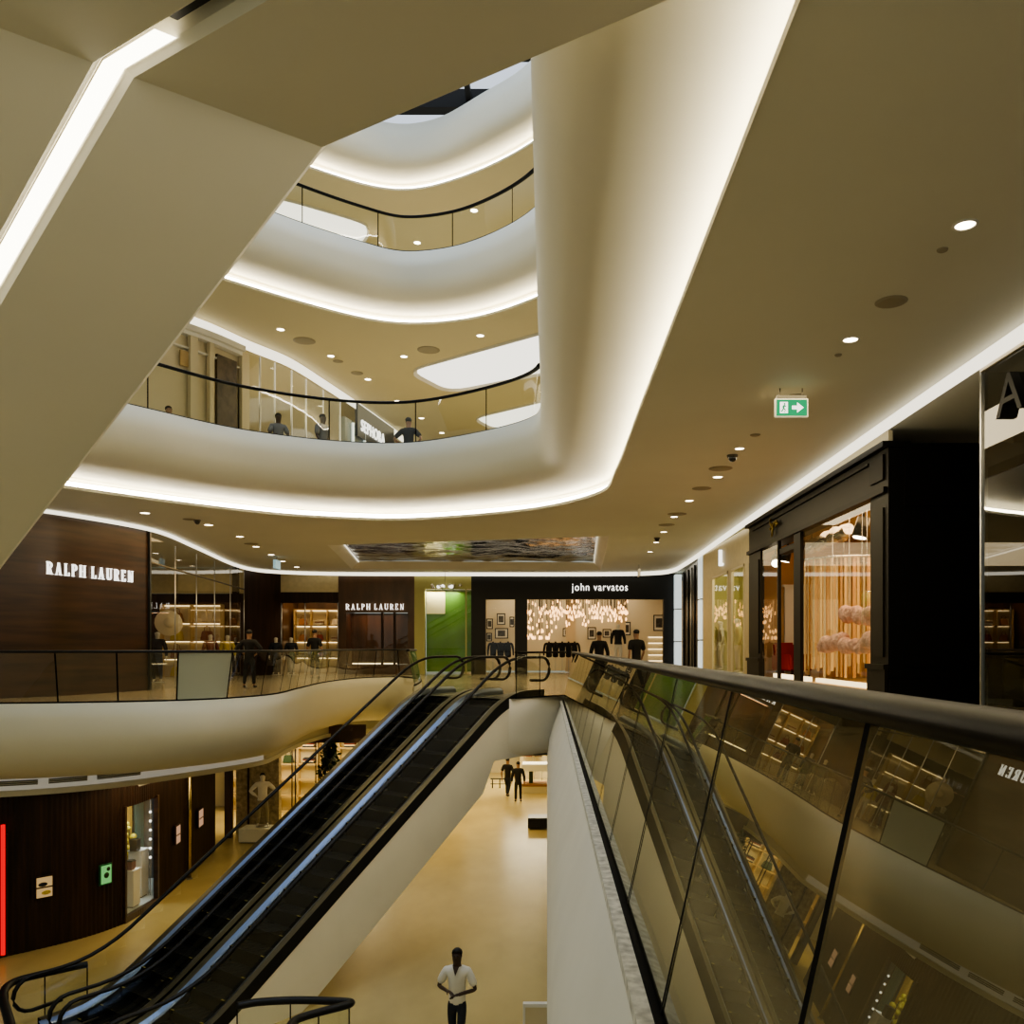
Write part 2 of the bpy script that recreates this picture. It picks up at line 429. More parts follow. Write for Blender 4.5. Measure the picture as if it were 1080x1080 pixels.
# main ceiling in two pieces so that the mirror recess can be left open
pts = [(p.x, p.y) for p in curves[1][1]]
ngon('ceiling_near', pts+[(-18, 13), (-18, 25.0), (9, 25.0), (9, -4)], CZ, 'ceil')
hole = [(-7.5, 29.2), (1.95, 26.8), (2.45, 38.6), (-8.7, 38.0)]
ol = [(-18, 25), (9, 25), (9, 43), (-18, 43)]
mb = MB()
for i in range(4):
    j = (i+1) % 4
    mb.face([(*ol[i], CZ), (*ol[j], CZ), (*hole[j], CZ), (*hole[i], CZ)])
struct(mb.build('ceiling_far', 'ceil'))
cx, cy = sum(p[0] for p in hole)/4, sum(p[1] for p in hole)/4
inner = [(cx+(p[0]-cx)*.93, cy+(p[1]-cy)*.93) for p in hole]
mb = MB()
for i in range(4):
    j = (i+1) % 4
    mb.face([(*hole[i], CZ), (*hole[j], CZ), (*inner[j], CZ+.32), (*inner[i], CZ+.32)])
struct(mb.build('trim_20', 'plaster_white'))
mir = thing('ceiling_mirror', 'large dark rippled mirror panel recessed in the ceiling before the black shopfront', 'ceiling mirror', (cx, cy, CZ+.34))
mb = MB(); nx, ny = 60, 40; gr = []
for i in range(nx+1):
    row = []
    for j in range(ny+1):
        u, v = i/nx, j/ny
        a = Vector(inner[0]).lerp(Vector(inner[1]), u); b = Vector(inner[3]).lerp(Vector(inner[2]), u); p = a.lerp(b, v)
        row.append(mb.bm.verts.new((p.x-cx, p.y-cy, .05*noise.noise(Vector((p.x*.9, p.y*.45, 0)))+.03*noise.noise(Vector((p.x*2.3, p.y*1.2, 3))))))
    gr.append(row)
for i in range(nx):
    for j in range(ny): mb.bm.faces.new([gr[i][j], gr[i+1][j], gr[i+1][j+1], gr[i][j+1]]).smooth = True
mb.build('mirror_sheet', 'mirror', mir)
# light slot round the mirror recess (left and right flanks)
for i, lab in ((1, 'thin white light slot in the mirror recess above the black shopfront side'), (3, 'thin white light slot in the mirror recess toward the walnut wall')):
    j = (i+1) % 4; mb = MB()
    mb.face([(*inner[i], CZ+.25), (*inner[j], CZ+.25), (*inner[j], CZ+.30), (*inner[i], CZ+.30)])
    tag(mb.build('recess_light', 'strip_wall'), lab, 'cove light')

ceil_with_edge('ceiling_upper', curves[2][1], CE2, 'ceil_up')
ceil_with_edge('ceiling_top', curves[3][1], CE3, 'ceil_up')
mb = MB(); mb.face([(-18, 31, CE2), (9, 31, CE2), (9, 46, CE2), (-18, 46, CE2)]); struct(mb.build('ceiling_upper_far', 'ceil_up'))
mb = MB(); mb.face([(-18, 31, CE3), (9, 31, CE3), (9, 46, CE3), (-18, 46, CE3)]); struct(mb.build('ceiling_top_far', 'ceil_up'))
for k, (fl, nm) in enumerate(((Z1, 'floor_upper'), (Z2, 'floor_second'), (Z3, 'floor_top'))):
    p1 = [(p.x+(q.x-p.x)*.10, p.y+(q.y-p.y)*.10) for p, q in zip(*curves[k+1])]
    ngon(nm, p1+[(-18, p1[-1][1]-.5), (-18, 46), (9, 46), (9, -4)], fl, 'floor_up')
# roof of the atrium: dark trusses and a lit skylight
mb = MB()
for y in (21, 24, 27, 30, 33): mb.box((-16, y-.25, 22.0), (6, y+.25, 22.7))
for x in range(-15, 6, 4): mb.box((x-.1, 20, 22.2), (x+.1, 34, 22.5))
o = mb.build('roof_truss', 'blacksat'); tag(o, 'dark roof trusses glimpsed above the topmost balcony', 'roof truss', kind='structure')
mb = MB(); mb.face([(-20, 14, 23.2), (9, 14, 23.2), (9, 48, 23.2), (-20, 48, 23.2)]); struct(mb.build('ceiling_skylight', emis('skylight', (.80, .88, 1), .85)))
mb = MB()
mb.box((-18.2, 46, Z1), (9, 46.2, 23)); struct(mb.build('wall_back_upper', 'cream'))
mb = MB(); mb.box((8.8, -4, Z1), (9, 46, 23)); struct(mb.build('wall_right_upper', 'cream'))

# ---- main level floor with the big void
T0 = [(-3.75, 24.0), (-4.2, 28.5), (-5.3, 31.5), (-6.6, 30.5), (-6.95, 27.0), (-6.6, 22.6), (-6.35, 19.8), (-6.9, 18.1), (-8.1, 17.2), (-10.6, 16.6), (-14.5, 16.4)]
L0 = [(-4.3, 25.0), (-4.9, 29.8), (-6.4, 33.0), (-7.7, 32), (-8.2, 28.8), (-8.0, 25.2), (-8.0, 23.7), (-9.05, 21.6), (-10.3, 19.7), (-12.0, 18.6), (-16, 17.9)]
prof0 = [(.06, 0), (.06, .15), (0, .15), (-.035, -.15), (-.05, -.45), (-.03, -.8), (.07, -1.1), (.25, -1.33), (.5, -1.47), (.85, -1.55)]
_, a0, b0 = loft('trim_30', T0, L0, prof0, 'plaster', 110)
# white cove band with air slots round the lower ceiling edge
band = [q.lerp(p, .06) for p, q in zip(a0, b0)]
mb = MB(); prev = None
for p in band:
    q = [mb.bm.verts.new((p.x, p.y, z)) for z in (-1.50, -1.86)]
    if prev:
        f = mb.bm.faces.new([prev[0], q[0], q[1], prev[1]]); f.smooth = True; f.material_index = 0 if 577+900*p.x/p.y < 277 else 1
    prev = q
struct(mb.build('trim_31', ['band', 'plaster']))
mb = MB(); prev = None
for p, r in zip(band, b0):
    d = (r-p).normalized()
    q = [mb.bm.verts.new(v) for v in ((p.x-d.x*.10, p.y-d.y*.10, -1.86), (p.x-d.x*.10, p.y-d.y*.10, -1.98), (p.x+d.x*.5, p.y+d.y*.5, -1.98), (p.x+d.x*.5, p.y+d.y*.5, -1.48))]
    q.insert(0, mb.bm.verts.new((p.x+d.x*.1, p.y+d.y*.1, -1.86)))
    if prev:
        for k in range(4): mb.bm.faces.new([prev[k], q[k], q[k+1], prev[k+1]])
    prev = q
struct(mb.build('trim_32', 'plaster'))

XB = .41      # right balustrade base line
EU = Vector((-2.248, 21.761, 0)); EA = .631
EH = Vector((-math.sin(EA), -math.cos(EA), 0)); EP = Vector((math.cos(EA), -math.sin(EA), 0))
c_r = EU+EP*1.75; c_l = EU-EP*1.72
fl0 = [(XB+.06, -4), (XB+.06, 21.9), (c_r.x, c_r.y), (c_l.x, c_l.y)]+[(p.x, p.y) for p in a0]
ngon('floor_main', fl0+[(-18, 16.4), (-18, 43), (9, 43), (9, -4)], 0.0, 'floor_main')
# right hand slab edge below the balustrade
TR = [(XB, -4), (XB, 8), (XB, 16), (XB, 21.8)]
LR = [(1.5, -4), (1.5, 8), (1.5, 16), (1.5, 21.8)]
mb = MB(); g = []
profR = [(XB+.10, .0), (XB+.06, -.12), (XB-.02, -.14), (XB-.05, -.17), (XB-.14, -.42), (XB-.26, -.72), (XB-.36, -1.05), (XB-.41, -1.5), (XB-.40, -2.2), (XB-.36, -3.2), (XB-.30, -5.5)]
for y in [-4+.5*i for i in range(53)]:
    g.append([mb.bm.verts.new((x, y, z)) for x, z in profR])
for i in range(len(g)-1):
    for j in range(len(profR)-1): mb.bm.faces.new([g[i][j], g[i+1][j], g[i+1][j+1], g[i][j+1]]).smooth = True
# closing end turned round the landing corner
struct(mb.build('wall_right_void', 'plaster_white'))
mb = MB(); mb.box((XB-.085, -4, -.165), (XB+.045, 22.0, -.105)); struct(mb.build('trim_33', 'edgewhite'))
# landing front, from the right slab edge to the escalators
mb = MB(); prev = None
A = Vector((XB+.02, 22.05, 0)); B = Vector((c_r.x-.1, c_r.y, 0))
n = 14
for i in range(n+1):
    t = i/n; p = A.lerp(B, t)
    p.y += -.30*math.sin(math.pi*t)*.4
    d = Vector((.35, .94, 0))
    bul = .12*math.sin(math.pi*.5*min(1, (1-t)*3))
    row = [mb.bm.verts.new(v) for v in ((p.x+d.x*.3, p.y+d.y*.3, 0), (p.x, p.y, 0), (p.x-d.x*bul*.4, p.y-d.y*bul*.4, -.5), (p.x-d.x*bul*.5, p.y-d.y*bul*.5, -1.0), (p.x+d.x*.02, p.y+d.y*.02, -1.28), (p.x+d.x*.25, p.y+d.y*.25, -1.42), (p.x+d.x*5, p.y+d.y*5, -1.5))]
    if prev:
        for k in range(6): mb.bm.faces.new([prev[k], row[k], row[k+1], prev[k+1]]).smooth = True
    prev = row
struct(mb.build('trim_34', 'plaster_white'))
# ---- lower concourse
mb = MB(); mb.face([(-22, -4, ZL), (9, -4, ZL), (9, 50, ZL), (-22, 50, ZL)]); struct(mb.build('floor_lower', 'floor_low'))
lowc = [(p.x+(p.x-q.x)*0, p.y) for p, q in zip(b0, a0)]
ngon('ceiling_lower', [(2, 22.2), (-.9, 21.6), (-2.4, 23.2)]+lowc+[(-22, 17.9), (-22, 50), (9, 50), (9, 22.2)], -1.50, 'ceil')
mb = MB(); mb.box((-22, 46, ZL), (9, 46.2, -1.9)); struct(mb.build('wall_back_lower', 'cream'))
mb = MB(); mb.box((8.8, -4, ZL), (9, 46, -1.5)); struct(mb.build('wall_right_lower', 'plaster'))

# ================================================================== BALUSTRADES
rp = [(XB, -3.47, 0), (XB, 21.9, 0)]
balustrade('glass_balustrade', 'long glass balustrade with dark bronze handrail running from the viewer to the escalator landing', rp, -.12, 1.245, panel=1.32, lean=.27, glassmat='glass', rail_r=.062, railflat=.55)
ln = [A+Vector((.05, .12, 0)), A.lerp(B, .5)+Vector((0, .05, 0)), B+Vector((.15, .12, 0))]
balustrade('glass_balustrade', 'short glass balustrade on the landing edge beside the top of the escalators', [(p.x, p.y, 0) for p in ln], .0, 1.13, panel=1.0, glassmat='glass_far')
p0 = [(p.x+(q.x-p.x)*.03, p.y+(q.y-p.y)*.03, 0) for p, q in zip(a0, b0)]
balustrade('glass_balustrade', 'curved glass balustrade above the cream slab edge before the walnut wall', p0, .15, 1.02, panel=1.05, lean=-.18, frosted=('u', 238), railmat='rubber', rail_r=.05)
p1 = [(p.x+(q.x-p.x)*.03, p.y+(q.y-p.y)*.03, 0) for p, q in zip(*curves[1])]
balustrade('glass_balustrade', 'curved glass balustrade on the first balcony up with people behind it', p1[30:], Z1+.40, 1.03, panel=2.1, railmat='rubber', rail_r=.06)
p2 = [(p.x+(q.x-p.x)*.03, p.y+(q.y-p.y)*.03, 0) for p, q in zip(*curves[2])]
balustrade('glass_balustrade', 'curved glass balustrade on the second balcony up', p2[24:], Z2+.40, .98, panel=2.2, railmat='rubber', rail_r=.06)

# ================================================================== ESCALATORS
def escalator(label, yc, hw, slope=.66, rise=5.5, side_right=True):
    """local frame: +x down the run, +y to the right seen from below, z up; origin at the upper comb"""
    root = thing('escalator', label, 'escalator', EU+EP*yc, 0, 'pair of escalators down to the lower concourse')
    run = rise/slope
    # local->world rotation: x axis EH, y axis EP
    root.rotation_euler = (0, 0, math.atan2(EH.y, EH.x))
    F = 1 if Vector((-EH.y, EH.x, 0)).dot(EP) > 0 else -1    # which local y is EP
    def path(x0, x1, dz, dense=.25):
        out = []; x = x0
        while x <= x1+1e-6:
            # smooth transitions at both ends
            def inc(x):
                r = .7
                if x < -r: return 0
                if x < r: return (x+r)**2/(4*r)
                return x
            y = inc(x)-inc(x-run)
            out.append(Vector((x, 0, -slope*y+dz))); x += dense
        return out
    def strip(mb, x0, x1, prof, mi=0):
        """sweep a cross-section [(y,dz)] along the run"""
        P = path(x0, x1, 0); prev = None
        for p in P:
            row = [mb.bm.verts.new((p.x, y*F, p.z+dz)) for y, dz in prof]
            if prev:
                for k in range(len(prof)-1):
                    f = mb.bm.faces.new([prev[k], row[k], row[k+1], prev[k+1]]); f.material_index = mi; f.smooth = False
            prev = row
    x0, x1 = -1.5, run+1.25
    sw = hw-.26
    # steps
    n = int(run/.4)+2
    for k in range(-1, n):
        mb = MB(); xa = k*.4; zt = path(xa+.2, xa+.21, 0)[0].z; zn = path(xa+.6, xa+.61, 0)[0].z
        mb.box((xa, -sw, min(zt-.05, zn)), (xa+.4, sw, zt), 0)
        mb.box((xa+.37, -sw+.03, zt), (xa+.4, -sw+.12, zt+.004), 1); mb.box((xa+.37, sw-.12, zt), (xa+.4, sw-.03, zt+.004), 1)
        for q in range(9):
            y = -sw+.1+q*(2*sw-.2)/8; mb.box((xa+.02, y-.008, zt), (xa+.37, y+.008, zt+.006), 0)
        mb.build('step', ['step', 'yellow'], root)
    for xa, z, nm in ((-1.5, .0, 'upper'), (run+.3, -rise, 'lower')):
        mb = MB(); mb.box((xa if xa < 0 else xa, -sw, z-.06), (xa+1.2, sw, z+.012)); o = mb.build('comb_plate', 'deck', root)
    for s in (-1, 1):
        mb = MB(); strip(mb, -1.35, x1-.1, [(s*sw, -.05), (s*sw, .10), (s*(sw+.025), .13), (s*(sw+.11), .175)])
        o = mb.build('skirt', 'skirt', root); o['label'] = 'shiny steel skirting strip'
        mb = MB(); strip(mb, -1.4, x1, [(s*(sw+.11), .175), (s*(sw+.14), .18), (s*hw, .18)])
        mb.build('deck_strip', 'deck', root)
        outer = (s > 0) == side_right
        mb = MB(); strip(mb, -1.4, x1, [(s*hw, .18), (s*hw, -.05), (s*hw, -.30 if not outer else -.1)])
        mb.build('side_trim', 'rubber', root)
        # glass side panel
        mb = MB(); P = path(x0+.1, x1-.1, 0); prev = None
        for p in P:
            top = .93
            if p.x < x0+.45: top = .93-.25*(1-(p.x-x0-.1)/.35)
            if p.x > x1-.45: top = .93-.25*(1-(x1-.1-p.x)/.35)
            row = [mb.bm.verts.new((p.x, s*(sw+.125)*F, p.z+.17)), mb.bm.verts.new((p.x, s*(sw+.125)*F, p.z+top))]
            if prev: mb.bm.faces.new([prev[0], row[0], row[1], prev[1]])
            prev = row
        mb.build('balustrade_panel', 'glass_far', root)
        # handrail loop with rounded newels
        H = [p+Vector((0, s*(sw+.125)*F, 1.0)) for p in path(x0, x1, 0)]
        r = .30
        a = H[0]; up = [a+Vector((-r*math.sin(t), 0, -r+r*math.cos(t))) for t in [math.pi*q/8 for q in range(8, 0, -1)]]
        up = [up[0]+Vector((.5, 0, .02))]+up
        b = H[-1]; dn = [b+Vector((r*math.sin(t), 0, -r+r*math.cos(t))) for t in [math.pi*q/8 for q in range(1, 9)]]
        dn = dn+[dn[-1]+Vector((-.5, 0, .02))]
        MB().tube(up+H+dn, .045, 8, flat=.75).build('handrail', 'rubber', root)
    # cladding below
    mb = MB(); zb = -1.50
    oy = hw if side_right else -hw
    iy = -hw if side_right else hw
    P = path(-1.0, x1, 0, .4); prev = None
    for p in P:
        z = max(p.z+zb, ZL-.02); z = min(z, p.z-.02)
        if p.x < .9: z = max(z, -1.45)
        row = [mb.bm.verts.new((p.x, oy*F*.985, p.z-.04)), mb.bm.verts.new((p.x, oy*F*.985, z)), mb.bm.verts.new((p.x, iy*F, z)), mb.bm.verts.new((p.x, iy*F, p.z-.12))]
        if prev:
            for k in range(3): mb.bm.faces.new([prev[k], row[k], row[k+1], prev[k+1]])
        prev = row
    o = mb.build('cladding', 'plaster_white', root); o['label'] = 'white plastered underside cladding'
    return root
e1 = escalator('dark escalator on the open side, white cladding in full view, beside the honey floor', .885, .79, side_right=True)
e2 = escalator('dark escalator nearest the ribbed walnut wall, behind its twin', -.785, .80, side_right=False)

# ---- the sloping undersides of the escalators overhead
dv = Vector((-1257, 900, -800))/1000
P1 = Vector((-1.58, 6.17, 4.85)); P2 = Vector((-2.65, 5.36, 4.85))
fd = (Vector((-.129, 5.285, 4.85))-P1).normalized()
side = (P2-P1)
def beam(label, A, Bp, flat, L=9.5):
    root = thing('overhead_escalator', label, 'escalator', A)
    mb = MB(); up = Vector((0, 0, 1.35))
    def ring(a, b): 
        e = (b-a).normalized()*.05
        return [a+up, a+Vector((0, 0, .05)), a+e, b-e, b+Vector((0, 0, .05)), b+up]
    R = [ring(A+fd*flat, Bp+fd*flat), ring(A, Bp), ring(A+dv*L, Bp+dv*L)]
    rr = [[mb.bm.verts.new(p-A) for p in r] for r in R]
    for a, b in zip(rr, rr[1:]):
        for k in range(6):
            mb.bm.faces.new([a[k], b[k], b[(k+1) % 6], a[(k+1) % 6]])
    mb.bm.faces.new(rr[0]); mb.bm.faces.new(rr[-1][::-1])
    mb.build('soffit', 'plaster', root)
    # steps, skirt and guard on top, following the slope
    for q in (0.04, .96):
        s = side*q
        pts = [A+s+fd*flat+Vector((0, 0, 2.3)), A+s+Vector((0, 0, 2.3)), A+s+dv*L+Vector((0, 0, 2.3))]
        MB().tube([p-A for p in pts], .045, 8).build('handrail', 'rubber', root)
        mb = MB()
        for a, b in zip(pts, pts[1:]): mb.face([a-A-Vector((0, 0, .95)), b-A-Vector((0, 0, .95)), b-A-Vector((0, 0, .05)), a-A-Vector((0, 0, .05))])
        mb.build('balustrade_panel', 'glass_far', root)
    return root
beam('pale underside of the overhead escalator crossing the picture, bent where the slope meets the landing', P1, P2, 3.2)
off = side.normalized()*(side.length+.13)
beam('pale underside of the second overhead escalator, beyond the light slot in the upper corner', P1+off, P2+off, 3.6)
mb = MB(); gap = side.normalized()*.13
gap = gap*.94; a, b = P2+gap*.03+Vector((0, 0, .035)), P2+gap*1.03+Vector((0, 0, .035))
for q0, q1 in ((a+fd*.52, a), (a, a+dv*9.4)):
    mb.face([q0, q1, q1+gap, q0+gap])
tag(mb.build('slot_light', 'strip_beam'), 'long bright light slot between the two overhead escalators', 'light slot')
mb = MB(); mb.face([a+fd*.53+Vector((0, 0, .1)), a+fd*3+Vector((0, 0, .1)), b+fd*3+Vector((0, 0, .1)), b+fd*.53+Vector((0, 0, .1))])
struct(mb.build('trim_40', 'blacksat'))  # black sheet stands in for the darkness of the gap past the lamp

# ================================================================== WALL COVES
wall_curve = catmull([(-16,18.0,0),(-13.4,20.7,0),(-12.45,22,0),(-11.55,25,0),(-12.0,29,0),(-12.95,35.5,0),(-12.6,38.3,0),(-10,39.55,0),(-4,39.75,0),(3,39.65,0),(5.3,38.6,0),(5.62,35,0),(5.36,22,0),(5.16,12,0),(5.1,3,0)], 160)
mb = MB(); prev = None
for i, p in enumerate(wall_curve):
    zb = lerp(4.66, 4.555, min(1, i/120))
    c = (mb.bm.verts.new((p.x, p.y, zb)), mb.bm.verts.new((p.x, p.y, 4.745)))
    if prev: mb.bm.faces.new([prev[0], c[0], c[1], prev[1]]).smooth = True
    prev = c
tag(mb.build('wall_cove_light', 'strip_wall'), 'thin white cove line where main level ceiling meets the shopfronts', 'cove light')
up_curve = catmull([(-11.4,22.5,0),(-9.97,24.65,0),(-9.24,26.25,0),(-8.46,27.8,0),(-7.85,30.4,0),(-7.2,33.6,0),(-6.5,38,0),(-6,46,0)], 80)
tag(ribbon('wall_cove_light', [p+Vector((.08, -.04, 0)) for p in up_curve], CE2-.34, CE2-.02, 'strip_wall'), 'curving white cove line above the shop glazing on the first balcony up', 'cove light')

# ================================================================== WALNUT WALL AND SIGN (main level)
pan = catmull([(-18,17.2,0),(-15,19.0,0),(-13.4,20.9,0),(-12.62,22,0),(-11.98,23.9,0),(-11.68,25,0)], 60)
mb = MB(); prev = None; acc = 0
for i, p in enumerate(pan):
    if i: acc += (p-pan[i-1]).length
    q = (mb.bm.verts.new((p.x, p.y, 0)), mb.bm.verts.new((p.x, p.y, 4.72)))
    if prev: mb.bm.faces.new([prev[0], q[0], q[1], prev[1]]).smooth = True
    prev = q
struct(mb.build('wall_left', 'wood'))
mb = MB(); mb.box((-11.72, 24.97, 0), (-11.62, 25.06, 4.72)); struct(mb.build('trim_50', 'black'))
r = Vector((.8, 2.7, 0)).normalized(); nrm = r.cross(Vector((0, 0, 1)))
mid = Vector((-12.26, 23.0, 3.27))+nrm*.03
sg = thing('store_sign', 'large white serif store name on the walnut wall', 'sign', mid)
def two_words(a, b, h, total, parent, fix):
    o1, w1 = serif_word('sign_word', a, h, 'sign_white', Matrix.Identity(4), parent, .05)
    o2, w2 = serif_word('sign_word', b, h, 'sign_white', Matrix.Identity(4), parent, .05)
    g = .40*h; W = w1+w2+g; sc = total/W
    for o, c in ((o1, -W/2+w1/2), (o2, W/2-w2/2)):
        for v in o.data.vertices: v.co = fix @ Vector(((v.co.x+c)*sc, v.co.y, v.co.z))
two_words('RALPH', 'LAUREN', .32, 3.0, sg, Matrix.Identity(4))
sg.matrix_world = face_mtx(mid, r)

# ---- glazed boutique next to the walnut wall
g0, g1 = Vector((-11.66, 25.06, 0)), Vector((-13.0, 36.6, 0))
sf = thing('glass_shopfront', 'tall glazed boutique front running back from the walnut wall', 'shopfront', g0)
for i in range(5):
    a = (g1-g0)*(i/5); b = (g1-g0)*((i+1)/5)
    mb = MB(); mb.face([a+Vector((0, .01, 0)), b-Vector((0, .01, 0)), b+Vector((0, -.01, 4.5)), a+Vector((0, .01, 4.5))]); mb.build('glass_panel', 'shopglass', sf, recalc=False)
    mb = MB(); mb.tube([b, b+Vector((0, 0, 4.5))], .018, 6); mb.build('mullion', 'steel', sf)
mb = MB(); mb.tube([Vector((0, 0, 3.75)), g1-g0+Vector((0, 0, 3.75))], .03, 6); mb.build('transom', 'grey', sf)
# interior
mb = MB(); mb.face([(-19, 26, 0), (-19, 37.2, 0), (-19, 37.2, 4.7), (-19, 26, 4.7)]); mb.face([(-19, 37.2, 0), (-13.2, 37.2, 0), (-13.2, 37.2, 3.6), (-19, 37.2, 3.6)]); struct(mb.build('wall_boutique', 'wood2'))
mb = MB(); mb.face([(-19, 37.15, 3.6), (-13.2, 37.15, 3.6), (-13.2, 37.15, 4.7), (-19, 37.15, 4.7)]); struct(mb.build('trim_51', 'beige'))
mb = MB(); mb.face([(-19, 19, .0), (-12, 24.9, .0), (-12, 24.9, 4.7), (-19, 19, 4.7)]); struct(mb.build('wall_boutique_side', 'wood2'))

def bag(parent_name, label, loc, s=.32, m='leather', rz=0, grp=None):
    root = thing(parent_name, label, 'handbag', loc, rz, grp)
    mb = MB(); w, d, h = s, s*.42, s*.72
    lo = [(-w/2, -d/2, 0), (w/2, -d/2, 0), (w/2, d/2, 0), (-w/2, d/2, 0)]; hi = [(-w*.38, -d*.25, h), (w*.38, -d*.25, h), (w*.38, d*.25, h), (-w*.38, d*.25, h)]
    vl = [mb.bm.verts.new(p) for p in lo]; vh = [mb.bm.verts.new(p) for p in hi]
    mb.bm.faces.new(vl[::-1]); mb.bm.faces.new(vh)
    for i in range(4): mb.bm.faces.new([vl[i], vl[(i+1) % 4], vh[(i+1) % 4], vh[i]])
    mb.build('bag_body', m, root, bevel=s*.05)
    MB().tube([(-w*.22, 0, h), (-w*.2, 0, h+s*.28), (0, 0, h+s*.38), (w*.2, 0, h+s*.28), (w*.22, 0, h)], s*.03, 6).build('handle', m, root)
    return root
def folded(name, label, loc, m, n=3, s=.3, rz=0, grp=None):
    root = thing(name, label, 'folded clothes', loc, rz, grp)
    for k in range(n):
        mb = MB(); mb.box((-s/2, -s*.4, k*.055), (s/2, s*.4, k*.055+.05)); mb.build('garment', m if not isinstance(m, (list, tuple)) else m[k % len(m)], root, bevel=.012)
    return root
def shelf_unit(label, loc, rz, w, h, rows, cols=1, depth=.4, m='shelfwood', lit=True):
    root = thing('display_shelf', label, 'shelf unit', loc, rz)
    mb = MB(); mb.box((0, depth-.03, 0), (w, depth, h)); mb.build('back_panel', 'cream' if lit else m, root)
    for k in range(rows+1):
        z = h*k/rows
        mb = MB(); mb.box((0, 0, z-.025), (w, depth-.03, z+.015)); mb.build('shelf', m, root)
        if lit and k:
            mb = MB(); mb.box((.05, depth-.09, z-.06), (w-.05, depth-.06, z-.03)); mb.build('shelf_light', 'shopstrip', root)
    for k in range(cols+1):
        x = w*k/cols
        mb = MB(); mb.box((x-.02, 0, 0), (x+.02, depth-.03, h)); mb.build('upright', m, root)
    return root

# a lit shelf at the back of the glazed boutique, with bags
shelf_unit('lit display shelf deep inside the glazed boutique', (-16.6, 36.6, 0), 0, 2.6, 3.1, 4, 2, .4)
for k in range(8):
    rw, c = divmod(k, 2)
    bag('handbag', 'handbag on the lit shelf deep in the glazed boutique, %s in reading order' % ORD[k], (-15.95+c*1.3, 36.78, 3.1*(3-rw)/4+.02), .55, ['leather', 'leather3', 'goldflower', 'leather2'][k % 4])
hat = thing('straw_hat', 'wide pale straw hat standing upright in the glazed boutique', 'hat', (PX(178, 29.8), 29.8, ZZ(657, 29.8)))
MB().lathe((0, 0, 0), [(0, .16), (.13, .15), (.18, .08), (.2, .02), (.46, 0), (.47, -.015), (.2, 0)], 20).build('brim_and_crown', 'leather3', hat)
hat.rotation_euler = (math.radians(78), 0, math.radians(38))

# ---- back row of shopfronts, main level (plane y about 40)
def wall_block(name, u0, u1, d0, d1, z0, z1, m, th=.25):
    a, b = Vector((PX(u0, d0), d0, z0)), Vector((PX(u1, d1), d1, z0))
    t = (b-a).normalized(); n = Vector((-t.y, t.x, 0))*th
    mb = MB(); mb.prism([a, b, b+n, a+n], z1-z0); return mb.build(name, m)
struct(wall_block('wall_back_walnut', 250, 296, 37.0, 40.0, 0, 4.72, 'wood2'))
# handbag boutique
bx0, bx1 = PX(296, 40), PX(356.6, 40)
st = thing('shopfront', 'boutique with lit accessory shelves between dark walnut walls', 'shopfront', (bx0, 40, 0))
W_ = bx1-bx0
mb = MB(); mb.box((0, 0, 3.85), (W_, .2, 4.72)); mb.build('fascia_panel', 'beige', st)
mb = MB(); mb.box((0, .02, 3.35), (W_, .22, 3.85)); mb.build('header', 'wood2', st)
for x in (.02, W_*.42, W_-.02): MB().tube([(x, .05, 0), (x, .05, 3.4)], .03, 6).build('mullion', 'steel', st)
mb = MB(); mb.box((bx0, 42.8, 0), (bx1, 43.0, 4.6)); mb.box((bx0-.1, 40.3, 0), (bx0, 43, 4.6)); mb.box((bx1, 40.3, 0), (bx1+.1, 43, 4.6)); struct(mb.build('wall_shop_accessory', 'wood3'))
shelf_unit('lit accessory shelf in the boutique between walnut walls', (bx0+.15, 41.6, .0), 0, W_-.3, 3.1, 4, 3, .4, 'shelfwood')
for k in range(9):
    rw, c = divmod(k, 3)
    lab = ['top', 'middle', 'lower'][rw]+' row of the accessory shelf, '+['near the dark wall', 'at its centre', 'beside the second store sign'][c]
    loc = (bx0+.15+.40+c*.803, 41.75, 3.1*(3-rw)/4+.03)
    if k in (1, 5, 6): folded('folded_clothes', 'folded knitwear, '+lab, loc, ['leather3', 'cloth_pale', 'leather'], 4, .4)
    else: bag('handbag', ['tan', 'oxblood', 'cream'][k % 3]+' handbag, '+lab, loc, .42, ['leather', 'leather2', 'leather3'][k % 3])
# second store-sign wall
x0, x1 = PX(357, 40), PX(437, 40)
rl = thing('shopfront', 'walnut shopfront with a lit window below the second serif store name', 'shopfront', (x0, 40, 0)); W_ = x1-x0
wx0, wx1 = PX(365, 40)-x0, PX(430, 40)-x0
mb = MB(); mb.box((0, 0, 2.9), (W_, .25, 4.72)); mb.box((0, 0, 0), (wx0, .25, 2.9)); mb.box((wx1, 0, 0), (W_, .25, 2.9)); mb.box((wx0, 0, 0), (wx1, .25, .45)); mb.build('wall_panel', 'wood3', rl)
mb = MB(); mb.box((wx0, 1.1, .45), (wx1, 1.2, 2.9)); mb.box((wx0-.05, .25, .45), (wx0, 1.1, 2.9)); mb.box((wx1, .25, .45), (wx1+.05, 1.1, 2.9)); mb.build('window_lining', 'wood3', rl)
mb = MB(); mb.face([(wx0, .12, .45), (wx1, .12, .45), (wx1, .12, 2.9), (wx0, .12, 2.9)]); mb.build('window_glass', 'shopglass', rl, recalc=False)
mb = MB(); mb.box((wx0+.2, .4, .47), (wx1-.6, .5, .52)); mb.build('floor_light', 'shopstrip', rl)
for f in (.58, .78):
    mb = MB(); x = wx0+(wx1-wx0)*f; mb.box((x-.05, .05, .45), (x+.05, .2, 2.9)); mb.build('mullion', 'wood2', rl)
two_words('RALPH', 'LAUREN', .27, 2.8, rl, face_mtx(Vector((PX(396.5, 40)-x0, -.02, ZZ(640, 40))), Vector((1, 0, 0))))
